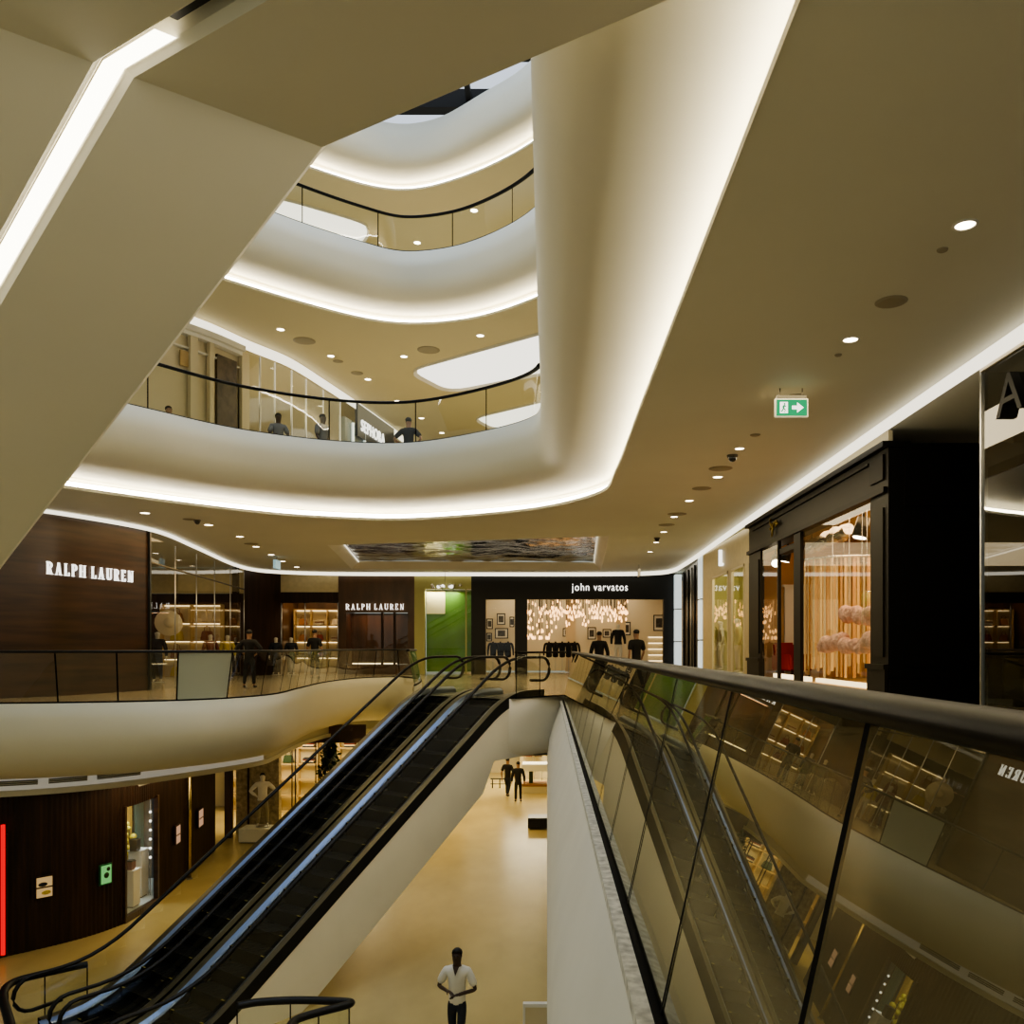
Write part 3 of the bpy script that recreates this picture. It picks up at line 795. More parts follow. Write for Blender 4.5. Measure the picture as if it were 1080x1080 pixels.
# green window shop
x0, x1 = PX(437, 40), PX(497, 40)
gs = thing('shopfront', 'cream shopfront with a tall green window display beside the black shopfront', 'shopfront', (x0, 40, 0)); W_ = x1-x0
gx = PX(448, 40)-x0
mb = MB(); mb.box((0, 0, 4.0), (W_, .3, 4.72)); mb.box((0, 0, 0), (gx, .3, 4.0)); mb.build('fascia_panel', 'olive', gs)
mb = MB(); mb.box((gx, .55, .1), (W_, .65, 4.0)); mb.build('green_panel', 'green', gs)
mb = MB(); mb.box((gx, .5, 2.85), (PX(468, 40)-x0, .56, 3.95)); mb.build('pale_square', 'cream', gs)
mb = MB(); mb.face([(gx, .1, .05), (W_, .1, .05), (W_, .1, 4), (gx, .1, 4)]); mb.build('window_glass', 'shopglass', gs, recalc=False)
mb = MB(); mb.box((W_-.28, .05, .05), (W_-.22, .15, 4)); mb.build('mullion', 'olive', gs)
lamp = thing('pendant_lamp', 'silver cluster pendant lamp at the top of the green window', 'pendant lamp', (PX(470, 40), 39.75, ZZ(619, 40)))
for k in range(14):
    a = k*.9; MB().ball((.75*math.cos(a)*(.4+.6*((k*37) % 10)/10), .12*math.sin(a), .06*math.sin(k*2.1)), .085).build('shade', 'silver' if k % 3 else 'sign_white', lamp)
MB().tube([(0, 0, .1), (0, 0, 1.0)], .012, 5).build('cord', 'grey', lamp)

# ---- black shopfront with lit interior
x0, x1 = PX(497, 40), PX(712, 40)
jv = thing('shopfront', 'wide black shopfront with lower case store name and glowing interior', 'shopfront', (x0, 40, 0)); W_ = x1-x0
X = lambda u: PX(u, 40)-x0
h1, h2 = ZZ(624, 40), ZZ(632, 40)
mb = MB(); mb.box((0, 0, h2), (W_, .4, 4.70)); mb.box((0, 0, 0), (X(512), .4, h2)); mb.box((X(543), 0, 0), (X(556), .4, h2)); mb.box((X(700), 0, 0), (W_, .4, h2)); mb.build('frame', 'blacksat', jv)
mb = MB(); mb.face([(X(512), .2, 0), (X(543), .2, 0), (X(543), .2, h2), (X(512), .2, h2)]); mb.build('window_glass', 'shopglass', jv, recalc=False)
for wd, ua, ub in (('john', 603, 621.5), ('varvatos', 626, 662)):
    tx = text_obj('sign_word', wd, .50, 'sign_white', jv, face_mtx(Vector((0, -.04, ZZ(623, 40))), Vector((1, 0, 0))), .02, spacing=1.15, ay='TOP_BASELINE')
    sx = [v.co.x for v in tx.data.vertices]; c0 = (min(sx)+max(sx))/2; f = (X(ub)-X(ua))/(max(sx)-min(sx))
    for v in tx.data.vertices: v.co.x = (X(ua)+X(ub))/2+(v.co.x-c0)*f
mb = MB(); mb.box((x0-.4, 45.8, 0), (x1+.6, 46, 4.6)); mb.box((x0-.5, 40.7, 0), (x0-.4, 46, 4.6)); mb.box((x1+.5, 40.5, 0), (x1+.6, 46, 4.6)); struct(mb.build('wall_shop_black', 'whitewall'))
mb = MB(); mb.box((x0-.4, 40.41, 4.5), (x1+.5, 46, 4.6)); struct(mb.build('ceiling_shop_black', 'wood3'))
for xa, xb, lab in ((x0+X(556)+1.9, x0+X(556)+2.4, 'slim cream column below the glowing bulbs'), (x0+X(657), x0+X(668), 'broad cream column at the bright end of the black shopfront')):
    cl = thing('column', lab, 'column', (xa, 43.95, 0)); mb = MB(); mb.box((0, 0, 0), (xb-xa, .4, 4.48)); mb.build('shaft', 'whitewall', cl); mb = MB(); mb.box((-.03, -.03, 0), (xb-xa+.03, .43, .2)); mb.build('base', 'cream', cl)
# framed pictures
def picture(label, x, y, z, w, h, grp=None):
    root = thing('picture_frame', label, 'picture', (x, y, z), 0, grp)
    mb = MB(); t = .05
    mb.box((-w/2, -.03, -h/2), (w/2, 0, -h/2+t)); mb.box((-w/2, -.03, h/2-t), (w/2, 0, h/2)); mb.box((-w/2, -.03, -h/2), (-w/2+t, 0, h/2)); mb.box((w/2-t, -.03, -h/2), (w/2, 0, h/2)); mb.build('frame', 'black', root)
    mb = MB(); mb.box((-w/2+t, -.012, -h/2+t), (w/2-t, -.002, h/2-t)); mb.build('mount', 'paper', root)
    mb = MB(); mb.box((-w*.28, -.02, -h*.28), (w*.28, -.011, h*.28)); mb.build('print', 'photo', root)
for u, v, pw, ph, d, lab in ((516.5, 658, 7, 11, 45.5, 'small framed print at the far edge of the narrow black-framed window'), (528.5, 653, 9, 12, 45.5, 'portrait print over a wide framed print in the narrow window'), (529, 668, 14, 11, 45.5, 'wide framed print below the portrait print in the narrow window'),
                       (540, 656, 5, 11, 45.5, 'framed print half hidden behind the post between the two black-framed windows'), (516, 672, 6, 9, 45.5, 'low framed print at the far edge of the narrow black-framed window'),
                       (599, 667, 11, 9, 45.6, 'framed print on the wall under the glowing bulbs'), (624, 668, 9, 13, 45.6, 'tall framed print near the middle of the glowing shop'), (661, 663, 8, 14, 45.6, 'framed print behind the pale-trousered mannequin'), (640, 668, 9, 9, 45.6, 'small square print right behind the dark mannequin jacket'), (695, 657, 12, 17, 44.0, 'large framed portrait above the white shelves')):
    picture(lab, PX(u, d), d-.05, ZZ(v, d), pw*d/900, ph*d/900, None)
# white shelves
sh = thing('display_shelf', 'white shelves at the bright end of the black shopfront', 'shelf unit', (PX(684, 43), 43.0, .0))
ww = 18*43/900
mb = MB(); mb.box((0, .35, 0), (ww, .4, 1.9)); mb.build('back_panel', 'whitewall', sh)
for k in range(6):
    mb = MB(); mb.box((0, 0, .3+k*.3), (ww, .35, .33+k*.3)); mb.build('shelf', 'paper', sh)
    mb = MB(); mb.box((.03, .28, .26+k*.3), (ww-.03, .32, .29+k*.3)); mb.build('shelf_light', 'shopstrip', sh)
# cloud of glowing pendant bulbs
ch = thing('bulb_chandelier', 'dense cloud of glowing amber bulbs under the ceiling of the black shopfront', 'chandelier', (PX(610, 42), 42.2, 4.49))
mb = MB(); mb.box((-2.9, -1.0, -.05), (2.9, 1.2, 0)); mb.build('ceiling_plate', 'wood2', ch)
def bulbpos():
    x = random.uniform(-2.55, 2.45); y = random.uniform(-.85, .9)
    z = random.gauss(ZZ(645, 42)-4.5, .26)
    if x < -1.3 and random.random() < .5: z = random.uniform(ZZ(678, 42), ZZ(655, 42))-4.5
    return x, y, max(min(z, ZZ(634, 42)-4.5), -2.75)
def one_bulb(mb, x, y, z):
    mb.lathe((x, y, z), [(0, -.10), (.034, -.07), (.04, -.02), (.025, .05), (.015, .08)], 7, 0)
    mb.box((x-.006, y-.006, z+.08), (x+.006, y+.006, -.05), 1)
for k in range(90):
    mb = MB(); one_bulb(mb, *bulbpos()); mb.build('bulb', ['bulb', 'blacksat'], ch)
mb = MB()
for k in range(160): one_bulb(mb, *bulbpos())
o = mb.build('bulb', ['bulb', 'blacksat'], ch); o['kind'] = 'stuff'
# luminous white column and black portal beside it
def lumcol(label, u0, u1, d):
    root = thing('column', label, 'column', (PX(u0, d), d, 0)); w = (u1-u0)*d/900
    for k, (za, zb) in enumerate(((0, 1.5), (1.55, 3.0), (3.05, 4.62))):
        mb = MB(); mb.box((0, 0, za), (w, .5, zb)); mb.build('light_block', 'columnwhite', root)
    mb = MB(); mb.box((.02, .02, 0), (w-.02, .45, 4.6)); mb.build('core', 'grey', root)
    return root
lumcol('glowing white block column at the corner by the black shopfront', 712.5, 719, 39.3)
lumcol('glowing white block column beside the beige shopfront', 738.5, 743.5, 31.2)
bp = thing('shopfront', 'narrow glossy black shopfront between two glowing white columns', 'shopfront', (PX(720, 38), 38.0, 0))
d1 = Vector((PX(739.5, 31.9), 31.9, 0))-Vector(bp.location); tt = d1.normalized(); nn = Vector((-tt.y, tt.x, 0))*.3
mb = MB(); mb.prism([Vector((0, 0, 0)), d1, d1+nn, nn], 4.6); mb.build('panel', 'black', bp)
for f in (.12, .35, .38, .55, .72, .9): MB().tube([d1*f-nn*.1, d1*f-nn*.1+Vector((0, 0, 4.5))], .035, 6).build('upright', 'steel' if f in (.35, .55) else 'black', bp)
# red mini sign inside the narrow black front
# ================================================================== RIGHT HAND SHOPS
def rshop(name, label, x, d_far, rz=-math.pi/2):
    return thing(name, label, 'shopfront', (x, d_far, 0), rz)
# beige shop with an L sign
XB2 = 5.58
bs = rshop('shopfront', 'beige stone shopfront with two tall windows and a small white letter', XB2, 30.6)
s_ = lambda u, x=XB2, far=30.6: far-DX(u, x)
L_ = s_(792)-.01
wins = ((s_(751.5), s_(768)), (s_(771.5), s_(785)))
mb = MB(); mb.box((0, 0, 3.62), (L_, .08, 4.6)); mb.box((0, 0, 0), (L_, .08, .42))
xs = [0, wins[0][0], wins[0][1], wins[1][0], wins[1][1], L_]
for a, b in ((0, 1), (2, 3), (4, 5)): mb.box((xs[a], 0, .42), (xs[b], .08, 3.62))
mb.build('stone_facade', 'beige', bs)
for a, b in wins:
    mb = MB(); t = .06
    mb.box((a, -.02, .42), (a+t, .03, 3.62)); mb.box((b-t, -.02, .42), (b, .03, 3.62)); mb.box((a, -.02, 3.55), (b, .03, 3.62)); f = mb.build('window_frame', 'whitewall', bs)
    mb = MB(); mb.face([(a, .02, .42), (b, .02, .42), (b, .02, 3.6), (a, .02, 3.6)]); mb.build('pane', 'shopglass', f, recalc=False)
B_ = lambda x, y, z: (XB2+y, 30.6-x, z)
mb = MB(); mb.box(B_(L_, 1.3, 0), B_(0, 1.4, 4.5)); mb.box(B_(0, .31, 0), B_(-.1, 1.4, 4.5)); mb.box(B_(L_+.1, .31, 0), B_(L_, 1.4, 4.5)); mb.box(B_(L_, .31, 4.4), B_(0, 1.4, 4.5)); struct(mb.build('wall_shop_beige', 'olive'))
mb = MB(); mb.box(B_(L_, .31, .3), B_(0, 1.4, .42)); struct(mb.build('floor_shop_beige', 'beige'))
text_obj('sign_letters', 'L', .75, 'sign_white', bs, face_mtx(Vector((s_(762), -.05, 4.08)), Vector((1, 0, 0))), .05)
# dark wooden shop with warm windows
XD = 5.42
ds = rshop('shopfront', 'dark panelled shopfront with gold script sign and a glowing apricot window', XD, 22.9)
q_ = lambda u, x=XD, far=22.9: far-DX(u, x)
SE = q_(935.5)
x802, x821, x838, x845, x918 = q_(802), q_(821), q_(838), q_(845), q_(918)
WT, WB = 3.73, .52
mb = MB(); mb.box((0, 0, 3.73), (SE, .35, 4.5)); mb.build('header', 'darkshop', ds)
mb = MB(); mb.box((-.05, -.1, 4.44), (SE+.08, .35, 4.53)); mb.box((-.05, -.06, 3.73), (SE, .0, 3.82)); mb.box((.5, -.05, 4.3), (x918, 0, 4.34)); mb.build('header_moulding', 'darkshop2', ds)
mb = MB(); mb.box((0, .03, 4.53), (SE-.02, .10, 4.72)); mb.build('pale_cornice', 'cream', ds)
for nm, a, b in (('pilaster', 0, x802), ('pilaster', x918, SE)):
    mb = MB(); mb.box((a, 0, 0), (b, .10, 3.73)); mb.box((a-.03, -.05, 0), (b+.03, 0, .9)); mb.box((a-.05, -.08, .9), (b+.05, 0, .98)); mb.box((a+.1, -.03, 1.1), (b-.1, 0, 3.5)); mb.build(nm, 'darkshop', ds)
mb = MB(); mb.box((x918+.05, -.04, 3.95), (SE-.08, 0, 4.35)); mb.build('header_panel', 'darkshop2', ds)
# side return facing the viewer
mb = MB(); mb.box((SE, 0, 0), (SE+.06, 2.3, 4.5)); mb.box((SE+.06, .25, .95), (SE+.09, 1.5, 3.2)); mb.box((SE+.06, .25, 3.5), (SE+.09, 1.5, 4.25)); mb.box((SE+.06, 0, 0), (SE+.12, 2.3, .75)); mb.build('side_panel', 'darkshop2', ds)
for a, b, nm in ((x821-.04, x821+.06, 'door_frame'), (x838, x845, 'mullion')):
    mb = MB(); mb.box((a, -.02, 0), (b, .05, 3.73)); mb.build(nm, 'darkshop2', ds)
mb = MB(); mb.box((x821, 0, 3.42), (x838, .2, 3.55)); mb.build('door_transom', 'darkshop2', ds)
mb = MB(); mb.box((x802, -.02, 0), (x821, .3, WB-.04)); mb.box((x845, -.02, 0), (x918, .3, WB-.04)); mb.build('stall_riser', 'darkshop', ds)
mb = MB(); mb.box((.02, -.75, 0), (SE+.1, -.09, .44)); mb.build('ledge', 'floor_main', ds)
for a, b in ((x802, x821), (x845, x918)):
    mb = MB(); mb.face([(a, .03, WB), (b, .03, WB), (b, .03, WT), (a, .03, WT)]); mb.build('window_glass', 'shopglass', ds, recalc=False)
D_ = lambda x, y, z: (XD+y, 22.9-x, z)
mb = MB(); mb.box(D_(SE, 3.6, 0), D_(0, 3.7, 4.4)); mb.box(D_(0, .41, 0), D_(-.08, 3.7, 4.4)); mb.box(D_(SE-.01, .41, 0), D_(SE-.1, 3.7, 4.4)); struct(mb.build('wall_shop_dark', 'orange'))
mb = MB(); mb.box(D_(SE-.1, .36, 4.1), D_(0, 3.6, 4.2)); struct(mb.build('ceiling_shop_dark', 'shelfwood'))
mb = MB(); mb.box(D_(SE-.1, .43, .3), D_(0, 3.6, .46)); struct(mb.build('floor_shop_dark', 'shelfwood'))
for a, b in ((x802+.1, x838-.1), (x845+.02, x918-.02)):
    mb = MB(); mb.box((a, .3, .50), (b, .42, .60)); o = mb.build('strip_light', 'shopstrip', ds)
mb = MB()
k = 0
while x845+.02+k*.06 < x918-.03:
    x = x845+.02+k*.06; mb.box((x, .13, .46), (x+.03, .3, .52)); k += 1
mb.build('floor_grille', 'goldstrip', ds)
# gold script sign: flowing strokes that cannot be read from here
mb = MB(); sx0 = q_(819); 
def stroke(pts, r=.022): mb.tube([(sx0+p[0]*.62, -.07, 4.12+p[1]*.62) for p in pts], r, 6)
stroke([(-.42,.30),(-.52,.34),(-.56,.22),(-.42,.10),(-.36,-.02),(-.48,-.08),(-.58,-.02)])
stroke([(-.30,.14),(-.26,0),(-.16,.0),(-.08,.14),(-.10,-.08),(-.18,-.34),(-.3,-.36),(-.26,-.2),(-.06,-.02)])
stroke([(0,.14),(.02,-.04),(.06,.1),(.16,.14),(.2,.06)])
stroke([(.46,.14),(.34,.16),(.26,.04),(.34,-.06),(.46,.06),(.48,.14),(.5,-.02),(.6,.02)])
mb.build('sign_letters', mat('dull gold', (.30, .22, .06), .35, metal=.8), ds)
# things in the apricot window
def at_r(u, v, dep):
    x = XD+dep; d = DX(u, x); return Vector((x, d, ZZ(v, d)))
p = at_r(890, 591, 1.85)
rc = thing('ribbon_curtain', 'round curtain of hanging gold ribbons in the apricot window', 'curtain', (p.x, p.y, 0))
MB().tube([(1.05*math.cos(a), 1.05*math.sin(a), p.z) for a in [2*math.pi*k/32 for k in range(33)]], .03, 6).build('hoop', 'silver', rc)
MB().tube([(0, 0, p.z), (0, 0, 4.09)], .012, 5).build('cord', 'silver', rc)
for k in range(64):
    a = 2*math.pi*k/64; w = random.uniform(.018, .045); rr = 1.05+random.uniform(-.15, .03)
    mb = MB(); zb = random.uniform(.52, .9)
    c = Vector((rr*math.cos(a), rr*math.sin(a), 0)); t = Vector((-math.sin(a), math.cos(a), 0))*w
    mb.face([c-t+Vector((0, 0, zb)), c+t+Vector((0, 0, zb)), c+t+Vector((0, 0, p.z)), c-t+Vector((0, 0, p.z))])
    mb.build('ribbon', ['goldstrip', 'cream', 'orange'][k % 3], rc)
def fluff(label, u0, u1, v, dep, r):
    a, b = at_r(u0, v, dep), at_r(u1, v, dep); c = (a+b)/2
    root = thing('feather_cloud', label, 'feather decoration', c)
    mb = MB()
    L = (a-b).length
    for k in range(26):
        t = (k/25-.5)*L
        mb.ball((random.uniform(-.05, .05), t, random.uniform(-.25, .25)*r+.05*math.sin(t*3)), r*random.uniform(.45, .75))
    o = mb.build('feathers', 'pink', root)
    for q in (-.3, .3): MB().tube([(0, q*L, 0), (0, q*L, 4.085-c.z)], .006, 4).build('wire', 'silver', root)
fluff('blush feather cloud hanging lower in the apricot window', 869, 921, 679, .36, .23)
fluff('smaller blush feather cloud hanging higher in the apricot window', 890, 921, 649, .66, .22)
a, b = at_r(848, 579, 1.02), at_r(895, 559, 1.02)
du = thing('foil_duct', 'crumpled silver foil tube under the ceiling of the apricot window', 'duct', a)
pts = [(b-a)*(k/16)+Vector((0, 0, .03*math.sin(k*1.7))) for k in range(17)]
MB().tube(pts, [.15+.035*math.sin(k*2.3) for k in range(17)], 12).build('tube', 'silver', du)
for q in (.2, .8): MB().tube([(b-a)*q, Vector((((b-a)*q).x, ((b-a)*q).y, 4.09-a.z))], .01, 5).build('wire', 'blacksat', du)
def spot(label, loc, aim=(-.5, .2, -.8), s=1.0):
    root = thing('spotlight', label, 'spotlight', loc); d = Vector(aim).normalized()
    MB().tube([Vector((0, 0, 0)), d*.28*s], [.085*s, .11*s], 10).build('lamp_head', 'black', root)
    MB().tube([Vector((0, 0, 0)), Vector((0, 0, 4.09-loc[2]))], .02, 6).build('stem', 'black', root)
    MB().tube([d*.282*s, d*.29*s], .09*s, 10).build('lens', 'dl', root)
spot('silver-nosed black spotlight by the narrow pane of the dark shopfront', at_r(818, 588, .46), (-.2, -.8, -.5), 1.2)
spot('black spotlight behind the door of the dark shopfront', at_r(831, 578, .56), (-.2, .1, -.9), 1.2)
spot('large black spotlight above the foil tube in the apricot window', at_r(888, 553, 1.5), (-.4, .3, -.6), 1.3)
spot('black spotlight at the near edge of the apricot window', at_r(911, 546, .75), (-.2, .0, -.9), 1.4)
p = at_r(836, 715, .95)
ac = thing('armchair', 'red velvet armchair glimpsed through the door of the dark shopfront', 'armchair', (p.x, p.y, .461), .5)
mb = MB(); mb.box((-.35, -.33, .2), (.35, .33, .44)); mb.build('seat', 'redchair', ac, bevel=.05)
mb = MB(); mb.box((-.35, .25, .2), (.35, .4, .92)); mb.build('backrest', 'redchair', ac, bevel=.05)
for s in (-1, 1):
    mb = MB(); mb.box((s*.36-.06, -.33, .2), (s*.36+.06, .36, .62)); mb.build('armrest', 'redchair', ac, bevel=.04)
    for t in (-1, 1): MB().tube([(s*.3, t*.28, 0), (s*.3, t*.28, .22)], .025, 6).build('leg', 'wood2', ac)
pl = thing('glow_board', 'tall pale board standing behind the door of the dark shopfront', 'wall panel', at_r(828, 715, .0)*1)
pl.location = (XD+1.35, 22.70, .461)
mb = MB(); mb.box((-.45, -.05, 0), (.45, .05, 2.4)); mb.build('board', 'paper', pl); mb = MB(); mb.box((-.5, -.07, 2.4), (.5, .07, 2.46)); mb.build('cap', 'paper', pl)
# glass shop nearest the viewer with black letters
XG = 5.2
gsn = thing('glass_shopfront', 'tinted glass shopfront nearest the viewer carrying large black letters', 'shopfront', (XG, 10.2, 0), -math.pi/2)
GT = ZZ(393, 10.2)
for k in range(3):
    mb = MB(); mb.face([(k*2.2+.01, 0, .02), (k*2.2+2.19, 0, .02), (k*2.2+2.19, 0, GT), (k*2.2+.01, 0, GT)]); mb.build('glass_panel', 'glass_dark', gsn, recalc=False)
mb = MB(); mb.box((0, -.03, GT), (7, .25, GT+.09)); mb.build('top_rail', 'whitewall', gsn)
mb = MB(); mb.box((-.02, -.02, 0), (.02, .06, GT)); mb.build('edge_strip', 'steel', gsn)
mb = MB(); mb.face([(.02, .02, .02), (.02, 2.4, .02), (.02, 2.4, GT), (.02, .02, GT)]); mb.build('return_panel', 'glass_dark', gsn, recalc=False)
mb = MB(); mb.box((-.0, 3.0, 0), (9, 3.1, 4.6)); mb.build('room_wall', 'darkshop2', gsn)
text_obj('sign_letters', 'AL', .66, 'blacksat', gsn, face_mtx(Vector((.50, -.05, ZZ(424, 9.7))), Vector((1, 0, 0))), .05, align='LEFT', sx=1.2, spacing=1.1)
mb = MB(); mb.box((5.35, 3.1, 0), (9, 13.55, .02)); 
mb = MB(); mb.box((7.6, 9.9, 0), (7.75, 13.9, 4.74)); struct(mb.build('wall_right', 'darkshop2'))
mb = MB(); mb.box((5.3, -4, -.02), (5.45, 3.2, 4.74)); struct(mb.build('wall_right_near', 'darkshop2'))
mb = MB(); mb.box((5.75, 30.75, 0), (9, 30.85, 4.7)); struct(mb.build('wall_right_far', 'darkshop2'))

# ================================================================== EXIT SIGN, CEILING FITTINGS
ex = thing('exit_sign', 'green and white exit sign with arrow hanging from the ceiling', 'exit sign', (PX(835, 11.5), 11.5, ZZ(430, 11.5)))
mb = MB(); mb.box((-.225, 0, -.13), (.225, .05, .13)); mb.build('housing', 'paper', ex, bevel=.008)
mb = MB(); mb.box((-.205, -.006, -.108), (.205, .002, .108)); mb.build('face', 'sign_green', ex)
mb = MB(); mb.box((-.16, -.012, -.075), (-.055, -.007, .075)); mb.build('doorway', 'sign_white', ex)
mb = MB(); mb.ball((-.10, -.014, .048), .013); mb.tube([(-.105, -.014, .03), (-.115, -.014, -.012)], .013, 6); mb.tube([(-.115, -.014, -.012), (-.09, -.014, -.035), (-.10, -.014, -.065)], .009, 5); mb.tube([(-.115, -.014, -.012), (-.13, -.014, -.045), (-.15, -.014, -.05)], .009, 5); mb.tube([(-.1, -.014, .028), (-.08, -.014, .01)], .007, 5); mb.tube([(-.108, -.014, .025), (-.13, -.014, .005)], .007, 5); mb.build('running_figure', 'sign_green', ex)
mb = MB(); mb.face([(.0, -.010, -.025), (.07, -.010, -.025), (.07, -.010, -.07), (.16, -.010, 0), (.07, -.010, .07), (.07, -.010, .025), (0, -.010, .025)]); mb.build('arrow', 'sign_white', ex)
mb = MB(); mb.box((-.2, .0, .13), (.2, .05, .17)); mb.build('mounting_bar', 'grey', ex)
for s in (-.15, .15): MB().tube([(s, .025, .17), (s, .025, 4.75-ZZ(430, 11.5))], .008, 5).build('rod', 'grey', ex)
sd = thing('smoke_detector', 'white smoke detector on the ceiling above the exit sign', 'smoke detector', (PX(845, 11.6), 11.9, 4.75))
MB().lathe((0, 0, 0), [(.10, 0), (.10, -.03), (.07, -.06), (0, -.065)], 16).build('cover', 'paper', sd); MB().lathe((0, 0, 0), [(.13, 0), (.13, -.012), (.1, -.014)], 16).build('mounting_ring', 'grey', sd)
def downlight(label, x, y, z, r=.10, grp='recessed downlights'):
    root = thing('downlight', label, 'downlight', (x, y, z), 0, grp)
    MB().lathe((0, 0, 0), [(r*1.25, 0), (r*1.25, -.008), (r, -.010), (r*.95, .0)], 16).build('trim_ring', 'paper', root)
    MB().lathe((0, 0, 0), [(r*.95, -.004), (0, -.004)], 16).build('lens', 'dl', root)
    return root
for k, (u, v) in enumerate(((1018, 237), (897, 358), (780, 473), (757, 503), (727, 528), (711, 545), (700, 561), (692, 572), (685.5, 582))):
    d = 3.5*900/(683-v); downlight('round downlight over the shop-side walkway, %s of its row from the viewer' % ORD[k], PX(u, d), d, CZ, .082 if k < 3 else .10)
for k, (u, v) in enumerate(((153, 541), (220, 553.5), (253, 566), (270, 576.5), (286, 585), (298, 592), (313, 598))):
    d = 3.5*900/(683-v); downlight('round downlight above the walnut walkway, %s of its row from the walnut wall' % ORD[k], PX(u, d), d, CZ, .12)
for k, (u, v) in enumerate(((296, 347.5), (349, 375.5), (426, 376), (506.5, 354), (388, 400), (419, 423), (444.5, 441), (466, 456.5))):
    d = 9.45*900/(683-v); downlight('small downlight in the ceiling of the first balcony up, %s in order of distance' % ORD[k], PX(u, d), d, CE2, .11)
for k, (u, v) in enumerate(((440, 256), (500, 222))):
    d = 15.35*900/(683-v); downlight('small downlight in the ceiling of the second balcony up, %s' % ['below the middle of its handrail', 'near the pale vertical slab edge'][k], PX(u, d), d, CE3, .13)
def speaker(label, u, v, r, zc=3.5, z=CZ, m='speaker', nm='ceiling_speaker', cat='ceiling speaker'):
    d = zc*900/(683-v); root = thing(nm, label, cat, (PX(u, d), d, z))
    MB().lathe((0, 0, 0), [(r, 0), (r, -.012), (r*.85, -.018), (0, -.016)], 18).build('grille', m, root)
    MB().lathe((0, 0, 0), [(r*1.06, 0), (r*1.06, -.006), (r, -.008)], 18).build('rim', m, root)
speaker('flat round ceiling speaker beyond the nearest downlight', 940, 318, .15)
speaker('small sprinkler rosette close to the nearest downlight', 994, 263, .045, nm='sprinkler', cat='sprinkler')
speaker('small round sensor in front of the exit sign', 884, 374, .04, nm='ceiling_sensor', cat='sensor')
speaker('small dark sensor behind the exit sign', 796.5, 458.5, .08, nm='ceiling_sensor', cat='sensor')
speaker('flat speaker between the third and fourth walkway downlights', 760, 494, .22)
speaker('flat dark speaker past the fourth walkway downlight', 740, 515, .20)
speaker('slotted air outlet beside the fifth walkway downlight', 714, 542, .24)
speaker('slotted air outlet beyond the sixth walkway downlight', 703, 553.5, .22)
speaker('ceiling speaker among the downlights above the walnut walkway', 199.5, 547.5, .16)
speaker('ceiling speaker near the third downlight of the walnut walkway', 265, 573.5, .22)
speaker('ceiling speaker on the first balcony ceiling near its first downlight', 321, 359.5, .32, 9.45, CE2)
speaker('ceiling speaker on the first balcony ceiling toward the light panels', 452, 369, .34, 9.45, CE2)
speaker('dark ceiling sensor on the first balcony ceiling', 356.5, 381, .16, 9.45, CE2, nm='ceiling_sensor', cat='sensor')
speaker('brown ceiling sensor lower on the first balcony ceiling', 376.5, 393.5, .2, 9.45, CE2, nm='ceiling_sensor', cat='sensor')
def cctv(label, u, v):
    d = 3.5*900/(683-v); root = thing('dome_camera', label, 'camera', (PX(u, d), d, CZ))
    MB().lathe((0, 0, 0), [(.10, 0), (.10, -.03), (.085, -.04)], 14).build('mount_ring', 'grey', root)
    MB().ball((0, 0, -.045), .08).build('dome', 'black', root)
cctv('black dome camera between the walnut walkway downlights', 208, 548.5)
cctv('black dome camera among the far walkway downlights', 693, 567)
cctv('black dome camera just past the third walkway downlight', 772.5, 480)
hs = thing('hanging_sign', 'small blade sign hanging end-on before the black shopfront', 'sign', (PX(674, 36), 36, 4.75))
MB().tube([(0, 0, 0), (0, 0, -.2)], .012, 5).build('rod', 'grey', hs); mb = MB(); mb.box((-.03, -.3, -.5), (.03, .3, -.2)); mb.build('blade', 'paper', hs)
hs = thing('hanging_sign', 'pale blue blade sign hanging end-on over the walnut walkway', 'sign', (PX(292, 33), 33, 4.75))
MB().tube([(0, 0, 0), (0, 0, -.12)], .012, 5).build('rod', 'grey', hs); mb = MB(); mb.box((-.05, -.3, -.45), (.05, .3, -.12)); mb.build('blade', mat('blade sign', (.3, .45, .5), .4, emit=(.4, .7, .8), estr=.35), hs)

# ceiling light panels of the balconies
def lightpanel(label, poly, zc, z):
    pts = []
    for u, v in poly:
        d = zc*900/(683-v); pts.append(Vector((PX(u, d), d, z)))
    c = sum(pts, Vector())/len(pts)
    # round the plan corners
    out = []; n = len(pts)
    for i in range(n):
        a, b, e = pts[i-1], pts[i], pts[(i+1) % n]
        d1 = (a-b); d2 = (e-b); k = .28
        q0, q1 = b+d1*min(k, .9/d1.length), b+d2*min(k, .9/d2.length)
        for t in (0, .25, .5, .75, 1): out.append(q0*(1-t)**2+b*2*t*(1-t)+q1*t*t)
    root = thing('ceiling_light_panel', label, 'ceiling light', c)
    mb = MB(); mb.face([p-c+Vector((0, 0, -.012)) for p in out]); mb.build('diffuser', 'panel_light', root)
    mb = MB(); m = len(out)
    for i in range(m):
        a, b = out[i]-c, out[(i+1) % m]-c
        mb.face([a+Vector((0, 0, -.012)), b+Vector((0, 0, -.012)), b*1.045+Vector((0, 0, -.09)), a*1.045+Vector((0, 0, -.09))])
        mb.face([a*1.045+Vector((0, 0, -.09)), b*1.045+Vector((0, 0, -.09)), b*1.05, a*1.05])
    mb.build('frame', 'plaster_white', root)
lightpanel('big glowing white ceiling panel above the first balcony handrail', [(432, 390), (600, 343), (610, 385), (474, 412)], 9.45, CE2)
lightpanel('glowing white ceiling panel seen low through the first balcony glass', [(500, 440), (600, 416), (610, 440), (522, 452)], 9.45, CE2)
lightpanel('glowing ceiling panel seen through the second balcony glass next to the overhead escalator', [(288, 206), (384, 234), (388, 246), (376, 262), (282, 232)], 15.35, CE3)
